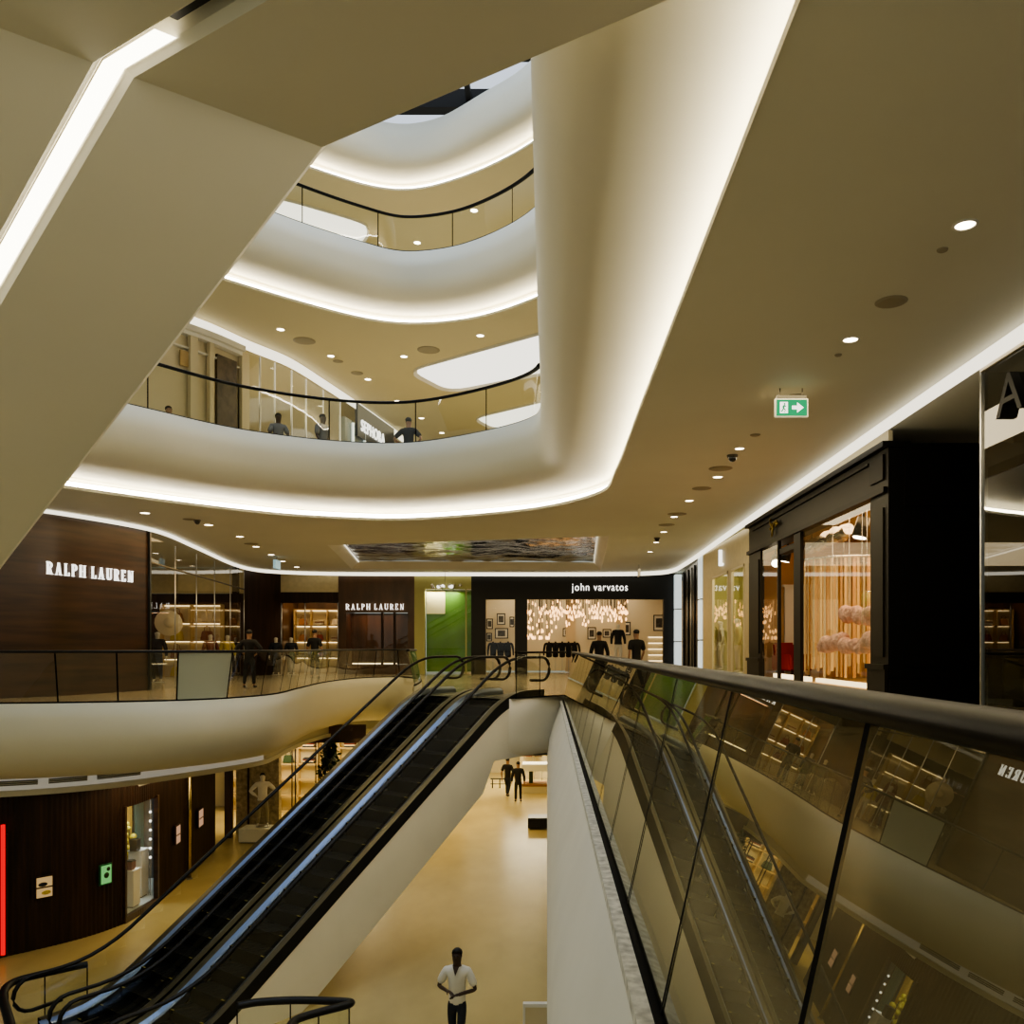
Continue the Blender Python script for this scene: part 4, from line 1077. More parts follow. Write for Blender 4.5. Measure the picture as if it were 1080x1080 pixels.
lightpanel('glowing ceiling panel seen through the second balcony glass next to the pale slab edge', [(458, 268), (600, 218), (615, 235), (480, 280)], 15.35, CE3)
# air slots in the cove band below the walnut wall
for k, (u0, u1, v0, v1) in enumerate(((-8, 43, 828, 824.5), (53, 94, 823.3, 819.5), (104, 143, 818.5, 815.3))):
    def onband(u):
        # nearest band point along this sight line
        best = min(band[40:], key=lambda p: abs(577+900*p.x/p.y-u)); return best
    a, b = onband(u0), onband(u1); c = (a+b)/2
    root = thing('air_slot', 'grey air slot in the white cove band, %s counted from the picture edge' % ORD[k], 'air vent', (c.x, c.y, -1.70))
    t = (b-a); n_ = Vector((t.y, -t.x, 0)).normalized()
    if n_.y > 0: n_ = -n_
    mb = MB()
    mb.face([a-c+n_*.05+Vector((0, 0, -.055)), b-c+n_*.05+Vector((0, 0, -.055)), b-c+n_*.05+Vector((0, 0, .055)), a-c+n_*.05+Vector((0, 0, .055))]); mb.build('slot_plate', 'ventgrey', root)
    for z in (-.02, .02): MB().tube([a-c+n_*.06+Vector((0, 0, z)), b-c+n_*.06+Vector((0, 0, z))], .008, 5).build('louvre', 'paper', root)

# ================================================================== LOWER CONCOURSE, RIBBED WALNUT WALL
rib = catmull([(-16,15.6,0),(-13.2,17.2,0),(-11.9,18.55,0),(-10.85,19.75,0),(-10.35,20.9,0),(-10.30,22.6,0),(-10.6,25.2,0),(-11.05,28.4,0)], 400)
def rib_at(u):   # point of the ribbed wall on the sight line through column u
    return min(rib, key=lambda p: abs(577+900*p.x/p.y-u))
def rib_t(p):
    i = min(range(len(rib)), key=lambda k: (rib[k]-p).length); a, b = rib[max(i-2, 0)], rib[min(i+2, len(rib)-1)]
    t = (b-a).normalized(); n = Vector((t.y, -t.x, 0)); return t, n      # n points to the void
WTOP = -1.52
# display window opening in the wall
wa, wb = rib_at(131.5), rib_at(165); wz0, wz1 = ZZ(967, wa.y), ZZ(852, wa.y)
ia, ib = [min(range(len(rib)), key=lambda k: (rib[k]-p).length) for p in (wa, wb)]
fine = resample(rib, .055)
mb = MB()
def inside(p): 
    u = 577+900*p.x/p.y; return 131.5 <= u <= 165 and p.y < 24
prev = None
for k, p in enumerate(fine):
    t, n = rib_t(p); dd = .022 if k % 2 else 0
    q = Vector((p.x, p.y, 0))+n*dd
    if prev is not None:
        spans = [(ZL, WTOP)] if not (inside(p) and inside(fine[k-1])) else [(ZL, wz0), (wz1, WTOP)]
        for z0, z1 in spans:
            mb.face([(prev.x, prev.y, z0), (q.x, q.y, z0), (q.x, q.y, z1), (prev.x, prev.y, z1)])
    prev = q
struct(mb.build('wall_ribbed', 'wood2', recalc=False))
# window niche
t, n = rib_t((wa+wb)/2)
dw = thing('display_window', 'tall display window with teal and mustard drapes in the ribbed wall', 'display window', (wa.x, wa.y, wz0), math.atan2((wb-wa).y, (wb-wa).x))
Lw = (wb-wa).length; Hw = wz1-wz0
LF, DD = Lw+1.9, 1.35
plan = [(-.05, .04), (Lw+.10, .06), (Lw+.6, .30), (LF, .55), (LF, DD), (-.05, DD)]
mb = MB()
for (xa, ya), (xb, yb) in list(zip(plan, plan[1:]+plan[:1]))[1:]: mb.face([(xa, ya, -.05), (xb, yb, -.05), (xb, yb, Hw+.06), (xa, ya, Hw+.06)])
mb.face([(x, y, Hw+.06) for x, y in plan]); mb.build('niche_lining', mat('slate lining', (.085, .10, .11), .6), dw)
mb = MB(); mb.prism([(x, y, -.08) for x, y in plan], .08); mb.build('window_floor', mat('pale blue floor', (.52, .60, .62), .5), dw)
def inwin(u, y, z):
    # point at depth y behind the glass on the sight line of column u, in the window's own frame
    inv = dw.matrix_basis.inverted(); o_ = inv @ Vector((0, 0, EYE)); d_ = inv.to_3x3() @ Vector(((u-577)/900, 1, 0)); k = (y-o_.y)/d_.y
    return Vector((o_.x+d_.x*k, y, z))
for x in (-.03, Lw+.0):
    mb = MB(); mb.box((x-.03, -.06, -.04), (x+.05, .06, Hw+.04)); mb.build('frame_upright', 'wood', dw)
mb = MB(); mb.box((-.06, -.06, -.16), (Lw+.05, .06, 0)); mb.build('frame_sill', 'wood', dw)
mb = MB(); mb.face([(0, .02, 0), (Lw, .02, 0), (Lw, .02, Hw), (0, .02, Hw)]); mb.build('window_glass', 'shopglass', dw, recalc=False)
def drape(label, x0, x1, y, m, sway):
    root = thing('drape', label, 'drape', dw.matrix_basis @ Vector((0, 0, 0)), dw.rotation_euler.z)
    mb = MB(); prev = None
    for k in range(25):
        f = k/24; x = lerp(x0, x1, f); yy = y+.04*math.sin(f*26)
        r = [mb.bm.verts.new((lerp(x, x+sway*(1-f), s), yy, Hw*(1-s*.95))) for s in (0, .3, .6, 1)]
        if prev:
            for j in range(3): mb.bm.faces.new([prev[j], r[j], r[j+1], prev[j+1]]).smooth = True
        prev = r
    mb.build('cloth', m, root); return root
drape('mustard drape at the near edge of the display window', inwin(132, 1.17, 0).x, inwin(138.5, 1.17, 0).x, 1.17, 'mustard', -.15)
drape('teal drape hanging in the middle of the display window', inwin(140.5, 1.26, 0).x, inwin(151, 1.26, 0).x, 1.26, 'teal', .2)
def local(dx, dy, dz): return dw.matrix_basis @ Vector((dx, dy, dz))
for lab, x, y, h, w in (('low cream plinth with dark boxes in the display window', inwin(137.5,.30,0).x, .30, .95, .34), ('taller cream plinth behind the low one in the display window', inwin(146,.55,0).x, .55, 1.25, .36)):
    pt = thing('display_plinth', lab, 'plinth', local(x, y, 0.002), dw.rotation_euler.z)
    mb = MB(); mb.box((-w/2, -w/2, .03), (w/2, w/2, h-.02)); mb.build('block', 'paper', pt, bevel=.01)
    mb = MB(); mb.box((-w/2-.015, -w/2-.015, h-.02), (w/2+.015, w/2+.015, h)); mb.build('top', 'paper', pt); mb = MB(); mb.box((-w/2+.03, -w/2+.03, 0), (w/2-.03, w/2-.03, .03)); mb.build('base', 'grey', pt)
for lab, x, y, z, s in (('dark gift box standing on the low cream plinth', inwin(136.5,.30,0).x, .28, .952, .16), ('small dark gift box beside it on the low cream plinth', inwin(140.5,.30,0).x, .32, .952, .12), ('black gift box on the taller cream plinth', inwin(142.5,.55,0).x, .55, 1.252, .2)):
    gb = thing('gift_box', lab, 'box', local(x, y, z), dw.rotation_euler.z)
    mb = MB(); mb.box((-s/2, -s/2, 0), (s/2, s/2, s*1.5)); mb.build('carton', 'leather2' if s < .2 else 'black', gb, bevel=.006)
    mb = MB(); mb.box((-s/2-.004, -s/2-.004, s*1.3), (s/2+.004, s/2+.004, s*1.52)); mb.build('lid', 'black', gb)
fl = thing('flower_stem', 'yellow blossom branch standing behind the low plinth', 'flowers', local(*inwin(136, .95, .002)), 0)
MB().lathe((0, 0, 0), [(0, 0), (.09, 0), (.11, .3), (.06, .75), (.07, .85)], 12).build('vase', 'goldflower', fl)
mb = MB()
for k in range(26): mb.ball((random.uniform(-.16, .16), random.uniform(-.05, .05), random.uniform(.85, 1.9)), random.uniform(.05, .09))
mb.build('blossoms', 'goldflower', fl)
MB().tube([(0, 0, .7), (.02, 0, 1.3), (-.01, 0, 1.85)], .012, 5).build('stem', 'leaf', fl)
ls = thing('bulb_string', 'vertical string of small white bulbs at the far edge of the display window', 'light string', local(*inwin(158.5, .20, 0)), 0)
MB().tube([(0, 0, .05), (0, 0, Hw-.05)], .006, 5).build('cord', 'black', ls)
for k in range(6): MB().ball((0, 0, Hw-.42-k*.24), .035).build('bulb', 'sign_white', ls)
# small glowing frames on the ribbed wall
def wallframe(label, u0, u1, v0, v1, content):
    p = rib_at((u0+u1)/2); t, n = rib_t(p); d = p.y
    c = Vector((p.x, p.y, ZZ((v0+v1)/2, d)))+n*.10
    h = (v1-v0)*d/900/2; w = (rib_at(u1)-rib_at(u0)).length/2
    root = thing('lit_showcase', label, 'showcase', c, math.atan2(t.y, t.x))
    mb = MB(); mb.box((-w-.03, -.02, -h-.03), (w+.03, .03, h+.03)); mb.build('case', 'wood2' if content != 'green' else mat('green rim', (.02, .12, .06), .5), root)
    col = {'shelf': (1, .66, .28), 'green': (.35, .95, .30), 'slim': (1, .58, .34)}[content]
    mb = MB(); mb.box((-w, -.03, -h), (w, -.015, h)); mb.build('glow_panel', emis('showcase '+content, col, .42), root)
    if content == 'shelf':
        mb = MB(); mb.box((-w, -.045, -.015), (w, -.02, .015)); mb.build('shelf', 'wood', root)
        for x, z in ((-.04, .07), (.03, -.12)): MB().ball((x, -.05, z), .06, sc=(1.6, .4, .8)).build('small_bag', 'cloth_navy' if z > 0 else 'goldflower', root)
    elif content == 'green':
        MB().ball((0, -.035, -.02), .07, sc=(1, .3, 1)).build('trinket', 'leaf', root)
        MB().ball((.05, -.035, .12), .05, sc=(1, .3, 1)).build('trinket', 'leaf', root)
    else:
        mb = MB(); mb.box((-w, -.045, -.012), (w, -.02, .012)); mb.build('shelf', 'wood', root)
wallframe('small lit showcase with a shelf of tiny bags on the ribbed wall', 36.5, 52.5, 924, 945, 'shelf')
wallframe('small green lit showcase on the ribbed wall beside the display window', 102.5, 113.5, 912, 931, 'green')
wallframe('slim lit showcase on the ribbed wall just before the brass pole', 181.5, 185.5, 871, 889, 'slim')
wallframe('slim lit showcase on the ribbed wall just past the brass pole', 206, 210, 854, 871, 'slim')
p = rib_at(195); t, n = rib_t(p)
bpole = thing('brass_pole', 'shiny brass pole standing against the ribbed wall', 'pole', Vector((p.x, p.y, ZL))+n*.12)
MB().tube([(0, 0, .02), (0, 0, 3.9)], .06, 12).build('shaft', mat('brass', (.62, .50, .24), .18, metal=1), bpole); MB().lathe((0, 0, 0), [(.09, 0), (.09, .03), (.06, .04)], 14).build('base', 'grey', bpole)
p = rib_at(2); t, n = rib_t(p)
rn = thing('neon_strip', 'vertical red neon strip at the edge of the ribbed wall', 'neon light', Vector((p.x, p.y, ZZ(1004, p.y)))+n*.22-t*.05)
MB().tube([(0, 0, 0), (0, 0, ZZ(868, p.y)-ZZ(1004, p.y))], .045, 8).build('tube', 'red', rn)
mb = MB(); mb.box((-.06, .03, 0), (.06, .07, 2.6)); mb.build('backing', 'black', rn)
sp_ = thing('spotlight', 'small white spotlight tucked under the cove band above the display window', 'spotlight', V(152, 826, 20.6)); 
MB().tube([(-.12, -.02, -.03), (.12, .02, .05)], .06, 10).build('lamp_head', 'paper', sp_); MB().tube([(0, 0, 0), (0, 0, .02+(-1.99-V(152,826,20.6).z))], .015, 5).build('stem', 'paper', sp_)

# lit boutique past the end of the ribbed wall
st = thing('shopfront', 'bright lower boutique with gold framed glazing past the ribbed wall', 'shopfront', (-11.2, 30.0, ZL))
MB().tube([(.35, 1.0, 0), (.35, 1.0, 3.95)], .04, 6).build('mullion', 'wood2', st)
q = V(243, 800, 30.5); mb = MB(); mb.box((q.x+11.2-.10, .2, 0), (q.x+11.2+.12, .45, 3.95)); mb.build('post', 'wood3', st)
mb = MB(); q0, q1 = PX(249, 31.0)+11.2, PX(294, 31.0)+11.2; mb.box((q0, 1.0, 0), (q1, 1.3, 3.95)); mb.build('stone_panel', 'marble', st)
for u in (308, 311.5, 333, 336): MB().tube([(PX(u, 31)+11.2, 1.0, 0), (PX(u, 31)+11.2, 1.0, 3.95)], .022, 6).build('mullion', 'wood', st)
mb = MB(); mb.box((PX(226, 30)+11.2, .9, 3.3), (PX(380, 30)+11.2, 1.0, 3.96)); mb.build('header', 'wood3', st)
mb = MB(); mb.face([(-14.5, 36.3, ZL), (-3.5, 36.3, ZL), (-3.5, 36.3, -1.52), (-14.5, 36.3, -1.52)]); struct(mb.build('wall_lower_boutique', 'cream'))
shelf_unit('honey shelf seen through the pane between ribbed wall and stone panel', (-13.2, 35.2, ZL), 0, 2.0, 3.3, 5, 1, .4)
shelf_unit('broad honey shelf behind the escalator handrail in the lower boutique', (PX(292, 35), 35.0, ZL), 0, 3.4, 3.3, 5, 4, .4)
for k in range(8):
    r_, c = divmod(k, 4)
    z = ZL+3.3*(4-r_)/5+.02
    lab = '%s on the %s shelf of the lower boutique, %s from the stone panel' % (['bag', 'folded knitwear'][k % 2], ['top', 'second'][r_], ORD[c])
    if k % 2: folded('folded_clothes', lab, (PX(292, 35)+.425+c*.85, 35.16, z), ['cloth_navy', 'leather3', 'leather2'], 4, .44)
    else: bag('handbag', lab, (PX(292, 35)+.425+c*.85, 35.16, z), .44, ['cloth_navy', 'leather', 'leaf', 'black'][k//2])
for k in range(4):
    folded('folded_clothes', 'folded garments on the pane-side honey shelf, %s level from the top' % ORD[k], (-12.0, 35.36, ZL+3.3*(4-k)/5+.02), ['leather3', 'cloth_navy', 'leather'], 4, .5)
# brown pillar with bright ceiling patch beyond the escalator, potted tree
pb = thing('pillar_block', 'dark brown pillar block behind the escalator handrail', 'pillar', (PX(357, 31.5), 31.5, ZL))
ww = PX(392, 31.5)-PX(357, 31.5)
mb = MB(); mb.box((0, 0, 0), (ww, .8, 2.4)); mb.build('shaft', 'wood3', pb)
mb = MB(); mb.box((-.05, -.05, 2.4), (ww+.05, .85, 2.52)); mb.build('cap', 'paper', pb)  # white cap stands in for the lit patch of ceiling above the pillar
tr = thing('potted_tree', 'dark leafy potted tree in front of the bright lower boutique', 'potted tree', (PX(347, 30.5), 30.5, ZL))
MB().lathe((0, 0, 0), [(0, 0), (.28, 0), (.36, .6), (.33, .62), (.3, .55), (0, .55)], 16).build('pot', 'pot', tr)
MB().tube([(0, 0, .5), (.03, 0, 1.3), (0, .02, 2.2)], [.05, .04, .03], 7).build('trunk', 'wood2', tr)
mb = MB()
for k in range(800):
    a = random.uniform(0, 6.28); rr = .46*math.sqrt(random.random()); z = random.uniform(.9, 3.35); rr *= 1-.55*abs((z-2.0)/1.5)
    c = Vector((rr*math.cos(a), rr*math.sin(a), z)); d = Vector((random.gauss(0, 1), random.gauss(0, 1), random.gauss(.2, 1))).normalized()*.20; s = d.cross(Vector((random.random(), .3, .8))).normalized()*.075
    mb.face([c, c+d*.5+s, c+d, c+d*.5-s])
mb.build('foliage', 'leaf', tr, recalc=False)
# far end of the lower concourse: display table, benches
tb = thing('display_table', 'white topped display table far off on the honey floor', 'table', (PX(566, 40), 40.0, ZL))
a = PX(551, 40)-PX(566, 40); b = PX(590, 40)-PX(566, 40)
mb = MB(); mb.box((a, -.5, 1.02), (b, .5, 1.34)); mb.build('tabletop', 'paper', tb)
for x in (a+.4, b-.4):
    mb = MB(); mb.box((x-.09, -.1, .08), (x+.09, .1, 1.02)); mb.build('leg', 'leaf', tb)
mb = MB(); mb.box((a, -.5, .0), (b, .5, .32)); mb.build('base', 'cream', tb); mb = MB(); mb.box((a, -.52, .32), (b, .52, .42)); mb.build('base_shelf', 'leather', tb)
be = thing('black_bench', 'low black bench block beside the white void wall', 'bench', (PX(573, 32), 32.0, ZL))
mb = MB(); mb.box((PX(557, 32)-PX(573, 32), -.4, .05), (.7, .4, .43)); mb.build('seat_block', 'black', be, bevel=.02); mb = MB(); mb.box((-.5, -.33, 0), (.6, .33, .05)); mb.build('plinth', 'grey', be)
mb = MB(); mb.box((PX(553, 45)-.2, 44.0, ZL), (PX(600, 45), 44.2, -1.5)); struct(mb.build('wall_lower_far', 'cream'))
for k, (u0, u1, m) in enumerate(((553, 561.5, 'leather2'), (564, 571.5, 'wood3'))):
    cb = thing('garment_rail', ['wine red garments', 'dark brown garments'][k]+' hanging behind the white topped table', 'clothes rail', (PX(u0, 43.5), 43.5, ZL))
    w = (u1-u0)*43.5/900
    MB().tube([(0, 0, 2.35), (w, 0, 2.35)], .02, 6).build('rail', 'steel', cb)
    for x in (0, w): MB().tube([(x, 0, 0), (x, 0, 2.35)], .02, 6).build('post', 'steel', cb)
    for j in range(4):
        mb = MB(); x = w*(j+.5)/4; mb.box((x-.045, -.22, 1.2), (x+.045, .22, 2.3)); mb.build('garment', m, cb, bevel=.03)
ff = thing('steel_barrier', 'small dark steel rail by the far standing pair', 'barrier', (PX(526, 41), 41.0, ZL))
for x in (0, .35, .7): MB().tube([(x-.3, 0, 0), (x-.3, 0, .45)], .03, 6).build('post', 'black', ff)
MB().tube([(-.4, 0, .45), (.6, 0, .45)], .03, 6).build('rail', 'black', ff); MB().tube([(-.4, 0, .2), (.6, 0, .2)], .02, 6).build('rail', 'black', ff)
bx = thing('info_stand', 'small white framed stand at the foot of the void wall', 'stand', (PX(567, 14.6), 14.6, ZL))
mb = MB(); mb.box((-.22, 0, .0), (.20, .06, .62)); mb.build('board', 'cream', bx); mb = MB()
mb.box((-.25, -.02, .60), (.23, .08, .66)); mb.box((-.25, -.02, 0), (-.21, .08, .6)); mb.box((.19, -.02, 0), (.23, .08, .6)); mb.build('frame', 'paper', bx)

# guards round the foot of the escalators
def guard(label, px, h=1.1):
    z = ZL+h
    pts = []
    for u, v in px:
        d = (EYE-z)*900/(v-683); pts.append(Vector((PX(u, d), d, ZL)))
    P = catmull(pts, 60)
    root = thing('glass_guard', label, 'glass balustrade')
    MB().tube([p+Vector((0, 0, h)) for p in P], .075, 10, flat=.8).build('handrail', 'rubber', root)
    n = 4
    for k in range(n):
        mb = MB(); prev = None
        for p in P[k*59//n:(k+1)*59//n+1]:
            c = (mb.bm.verts.new(p+Vector((0, 0, .02))), mb.bm.verts.new(p+Vector((0, 0, h-.05))))
            if prev: mb.bm.faces.new([prev[0], c[0], c[1], prev[1]])
            prev = c
        mb.build('glass_panel', 'glass_far', root, recalc=False)
        q = P[k*59//n]; MB().tube([q+Vector((0, 0, .02)), q+Vector((0, 0, h-.05))], .012, 5).build('joint', 'joint', root)
    return root
guard('black railed glass guard turning back at the foot of the farther escalator', [(92, 1017), (66, 1022.5), (22, 1033), (8, 1040), (3, 1052), (10, 1078), (16, 1110)], .83)
guard('black railed glass guard with a pointed corner at the foot of the nearer escalator', [(250, 1061), (272, 1057), (310, 1055), (345, 1055.5), (369, 1057), (366, 1060), (335, 1068), (312, 1076), (304, 1088)])

# ================================================================== FIRST BALCONY UP: SHOPS
def upc(u):
    return min(up_curve, key=lambda p: abs(577+900*p.x/p.y-u))
mb = MB(); prev = None
for p in up_curve:
    q = (mb.bm.verts.new((p.x, p.y, Z1)), mb.bm.verts.new((p.x, p.y, CE2)))
    if p.y < 26.2:
        if prev: mb.bm.faces.new([prev[0], q[0], q[1], prev[1]])
        prev = q
struct(mb.build('wall_left_upper', 'cream'))
mb = MB(); mb.face([(-16, 22, Z1), (-13, 28, Z1), (-11, 46, Z1), (-11, 46, CE2), (-13, 28, CE2), (-16, 22, CE2)])
mb2 = MB(); mb2.box((-13.2, 26.4, Z1), (-13, 46, CE2)); struct(mb2.build('wall_left_upper_back', 'cream'))
def onwall(u0, u1, v0, v1, off=.06):
    a, b = upc(u0), upc(u1); t = (b-a).normalized(); n = Vector((t.y, -t.x, 0)); return a+n*off, b+n*off, n, ZZ(v1, (a.y+b.y)/2), ZZ(v0, (a.y+b.y)/2)
# cream pilaster shopfront with bronze door panel
cs = thing('shopfront', 'cream classical shopfront with a dark bronze door on the first balcony', 'shopfront')
a, b, n, z0, z1 = onwall(224, 248, 378, 450); z0 = Z1
mb = MB(); mb.prism([Vector((*p.xy, z0)) for p in (a, b, b+n*.08, a+n*.08)], z1-z0); o = mb.build('door', mat('bronze panel', (.085, .06, .035), .45, noise_amt=.6, scale=4), cs); o['label'] = 'dark bronze textured door panel'
for u0, u1, v0, m in ((216, 223, 372, 'cream'), (249, 258, 358, 'cream'), (196, 205, 365, 'cream')):
    a, b, n, _, z1 = onwall(u0, u1, v0, 450, .06)
    mb = MB(); mb.prism([Vector((*p.xy, Z1)) for p in (a, b, b+n*.14, a+n*.14)], CE2-.5-Z1); mb.build('pilaster', m, cs)
for h0, h1, o_ in ((.36, .52, .35), (.52, .62, .22), (.95, 1.0, .12)):
    mb = MB(); prev = None
    for p in [q for q in up_curve if q.y < 26.0]:
        c = [mb.bm.verts.new((p.x+o_*.9, p.y-o_*.4, CE2-h1)), mb.bm.verts.new((p.x+o_*.9, p.y-o_*.4, CE2-h0)), mb.bm.verts.new((p.x, p.y, CE2-h1))]
        if prev: mb.bm.faces.new([prev[0], c[0], c[1], prev[1]]); mb.bm.faces.new([prev[2], c[2], c[0], prev[0]])
        prev = c
    mb.build('cornice', 'plaster_white', cs)
a, b, n, z0, z1 = onwall(184, 207, 372, 388)
mb = MB(); mb.prism([Vector((*p.xy, z0)) for p in (a, b, b+n*.05, a+n*.05)], z1-z0); mb.build('wall_panel', 'shelfwood', cs)
# glazed front
gf = thing('glass_shopfront', 'glazed shopfront following the curved cove on the first balcony', 'shopfront')
us = [260, 274, 290, 306, 322, 340, 358]
for u0, u1 in zip(us, us[1:]):
    a, b = upc(u0), upc(u1)
    mb = MB(); mb.face([(a.x, a.y, Z1), (b.x, b.y, Z1), (b.x, b.y, CE2-.35), (a.x, a.y, CE2-.35)]); mb.build('glass_panel', 'shopglass', gf, recalc=False)
    MB().tube([(b.x, b.y, Z1), (b.x, b.y, CE2-.35)], .03, 6).build('mullion', 'steel', gf)
for lab, u, d, w, h in (('brown display block behind the curved balcony glazing', 312, 31.5, 1.5, 2.0), ('low pale display block behind the curved balcony glazing', 285, 30, 1.6, 1.0)):
    k = thing('display_block', lab, 'display', (PX(u, d), d, Z1))
    mb = MB(); mb.box((-w/2, -.4, .06), (w/2, .4, h)); mb.build('block', 'wood3' if h > 1.5 else 'cream', k); mb = MB(); mb.box((-w/2+.05, -.35, 0), (w/2-.05, .35, .06)); mb.build('base', 'grey', k)
# dark signed shop
a, b = upc(361), upc(411); t = (b-a).normalized(); n = Vector((t.y, -t.x, 0))
ss = thing('shopfront', 'dark grey shopfront with white capital letters on the first balcony', 'shopfront')
mb = MB(); mb.prism([Vector((*p.xy, Z1)) for p in (a+n*.05, b+n*.05, b-n*.2, a-n*.2)], 3.9); mb.build('panel', mat('grey glass panel', (.16, .18, .17), .25), ss)
c, d = upc(374), upc(413); mb = MB(); mb.prism([Vector((*p.xy, ZZ(470, 34.2))) for p in (c+n*.16, d+n*.16, d+n*.05, c+n*.05)], 1.25); mb.build('sign_board', 'black', ss)
for f in (.12, .35): 
    p = a.lerp(b, f); MB().tube([(p.x+n.x*.12, p.y+n.y*.12, Z1), (p.x+n.x*.12, p.y+n.y*.12, Z1+3.8)], .06, 6).build('light_bar', 'columnwhite', ss)
c, d = upc(376), upc(400); m_ = (c+d)/2+n*.18
tx = text_obj('sign_letters', 'SEPHORA', .60, 'sign_white', ss, None, .02, spacing=1.1)
xs = [v.co.x for v in tx.data.vertices]; f = (d-c).length/(max(xs)-min(xs))
fm = face_mtx(Vector((m_.x, m_.y, ZZ(457, m_.y))), t)
for v in tx.data.vertices: v.co = fm @ Vector((v.co.x*f, v.co.y*1.05, v.co.z))
# pale columns seen through the second balcony glass
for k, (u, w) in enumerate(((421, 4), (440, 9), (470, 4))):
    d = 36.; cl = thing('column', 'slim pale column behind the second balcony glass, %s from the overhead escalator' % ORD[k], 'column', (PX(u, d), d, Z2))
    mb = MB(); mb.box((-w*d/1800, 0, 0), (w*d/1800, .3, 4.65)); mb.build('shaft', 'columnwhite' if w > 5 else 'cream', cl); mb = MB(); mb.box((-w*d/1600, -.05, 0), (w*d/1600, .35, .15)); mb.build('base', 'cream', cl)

# ================================================================== PEOPLE AND MANNEQUINS
def skin_mesh(name, verts, edges, radii, material, parent=None, root=0, sub=1, extra=None, mats=None):
    me = bpy.data.meshes.new(name); me.from_pydata([Vector(v) for v in verts], edges, [])
    o = bpy.data.objects.new(name, me); COL.objects.link(o)
    m = o.modifiers.new('skin', 'SKIN'); m.use_smooth_shade = True; m.branch_smoothing = .3
    for i, v in enumerate(me.skin_vertices[0].data):
        r = radii[i]; v.radius = r if isinstance(r, tuple) else (r, r); v.use_root = (i == root)
    if sub: o.modifiers.new('sub', 'SUBSURF').levels = sub; o.modifiers['sub'].render_levels = sub
    dg = bpy.context.evaluated_depsgraph_get(); dg.update()
    new = bpy.data.meshes.new_from_object(o.evaluated_get(dg)); bpy.data.objects.remove(o); bpy.data.meshes.remove(me)
    if extra is not None:
        bm = bmesh.new(); bm.from_mesh(new); mb = MB(); mb.bm.free(); mb.bm = bm; extra(mb); bm.to_mesh(new); bm.free()
    idx = [p.material_index for p in new.polygons]; new.name = name; new.materials.clear()
    for mm in (mats or [material]): new.materials.append(M[mm] if isinstance(mm, str) else mm)
    for p, k in zip(new.polygons, idx): p.use_smooth = True; p.material_index = k
    o = bpy.data.objects.new(name, new); COL.objects.link(o)
    if parent is not None: o.parent = parent
    return o
POSES = {  # joints for a figure 1.75 m tall facing -y: elbow and wrist per side, ankles and knees
 'stand':  dict(le=(.27,.03,1.10), lw=(.28,-.06,.86), re=(-.27,.03,1.10), rw=(-.28,-.06,.86), lk=(.10,-.01,.50), la=(.11,.03,.08), rk=(-.10,-.01,.50), ra=(-.11,.03,.08)),
 'walk':   dict(le=(.26,.10,1.12), lw=(.27,.06,.88), re=(-.26,-.03,1.11), rw=(-.27,-.20,.92), lk=(.09,-.14,.52), la=(.09,-.12,.09), rk=(-.09,.02,.48), ra=(-.09,.27,.14)),
 'clasp':  dict(le=(.32,.0,1.10), lw=(.09,-.22,1.10), re=(-.32,.02,1.13), rw=(-.11,-.21,1.14), lk=(.085,-.10,.51), la=(.07,-.06,.08), rk=(-.085,.02,.49), ra=(-.075,.20,.11)),
 'akimbo': dict(le=(.40,.10,1.17), lw=(.22,-.06,1.05), re=(-.40,.10,1.17), rw=(-.22,-.06,1.05), lk=(.13,-.01,.50), la=(.15,.03,.08), rk=(-.13,-.01,.50), ra=(-.15,.03,.08)),
 'lean':   dict(le=(.27,-.10,1.14), lw=(.20,-.32,1.08), re=(-.27,-.10,1.14), rw=(-.20,-.32,1.08), lk=(.10,-.02,.50), la=(.10,.03,.08), rk=(-.10,.03,.50), ra=(-.10,.10,.08)),
}
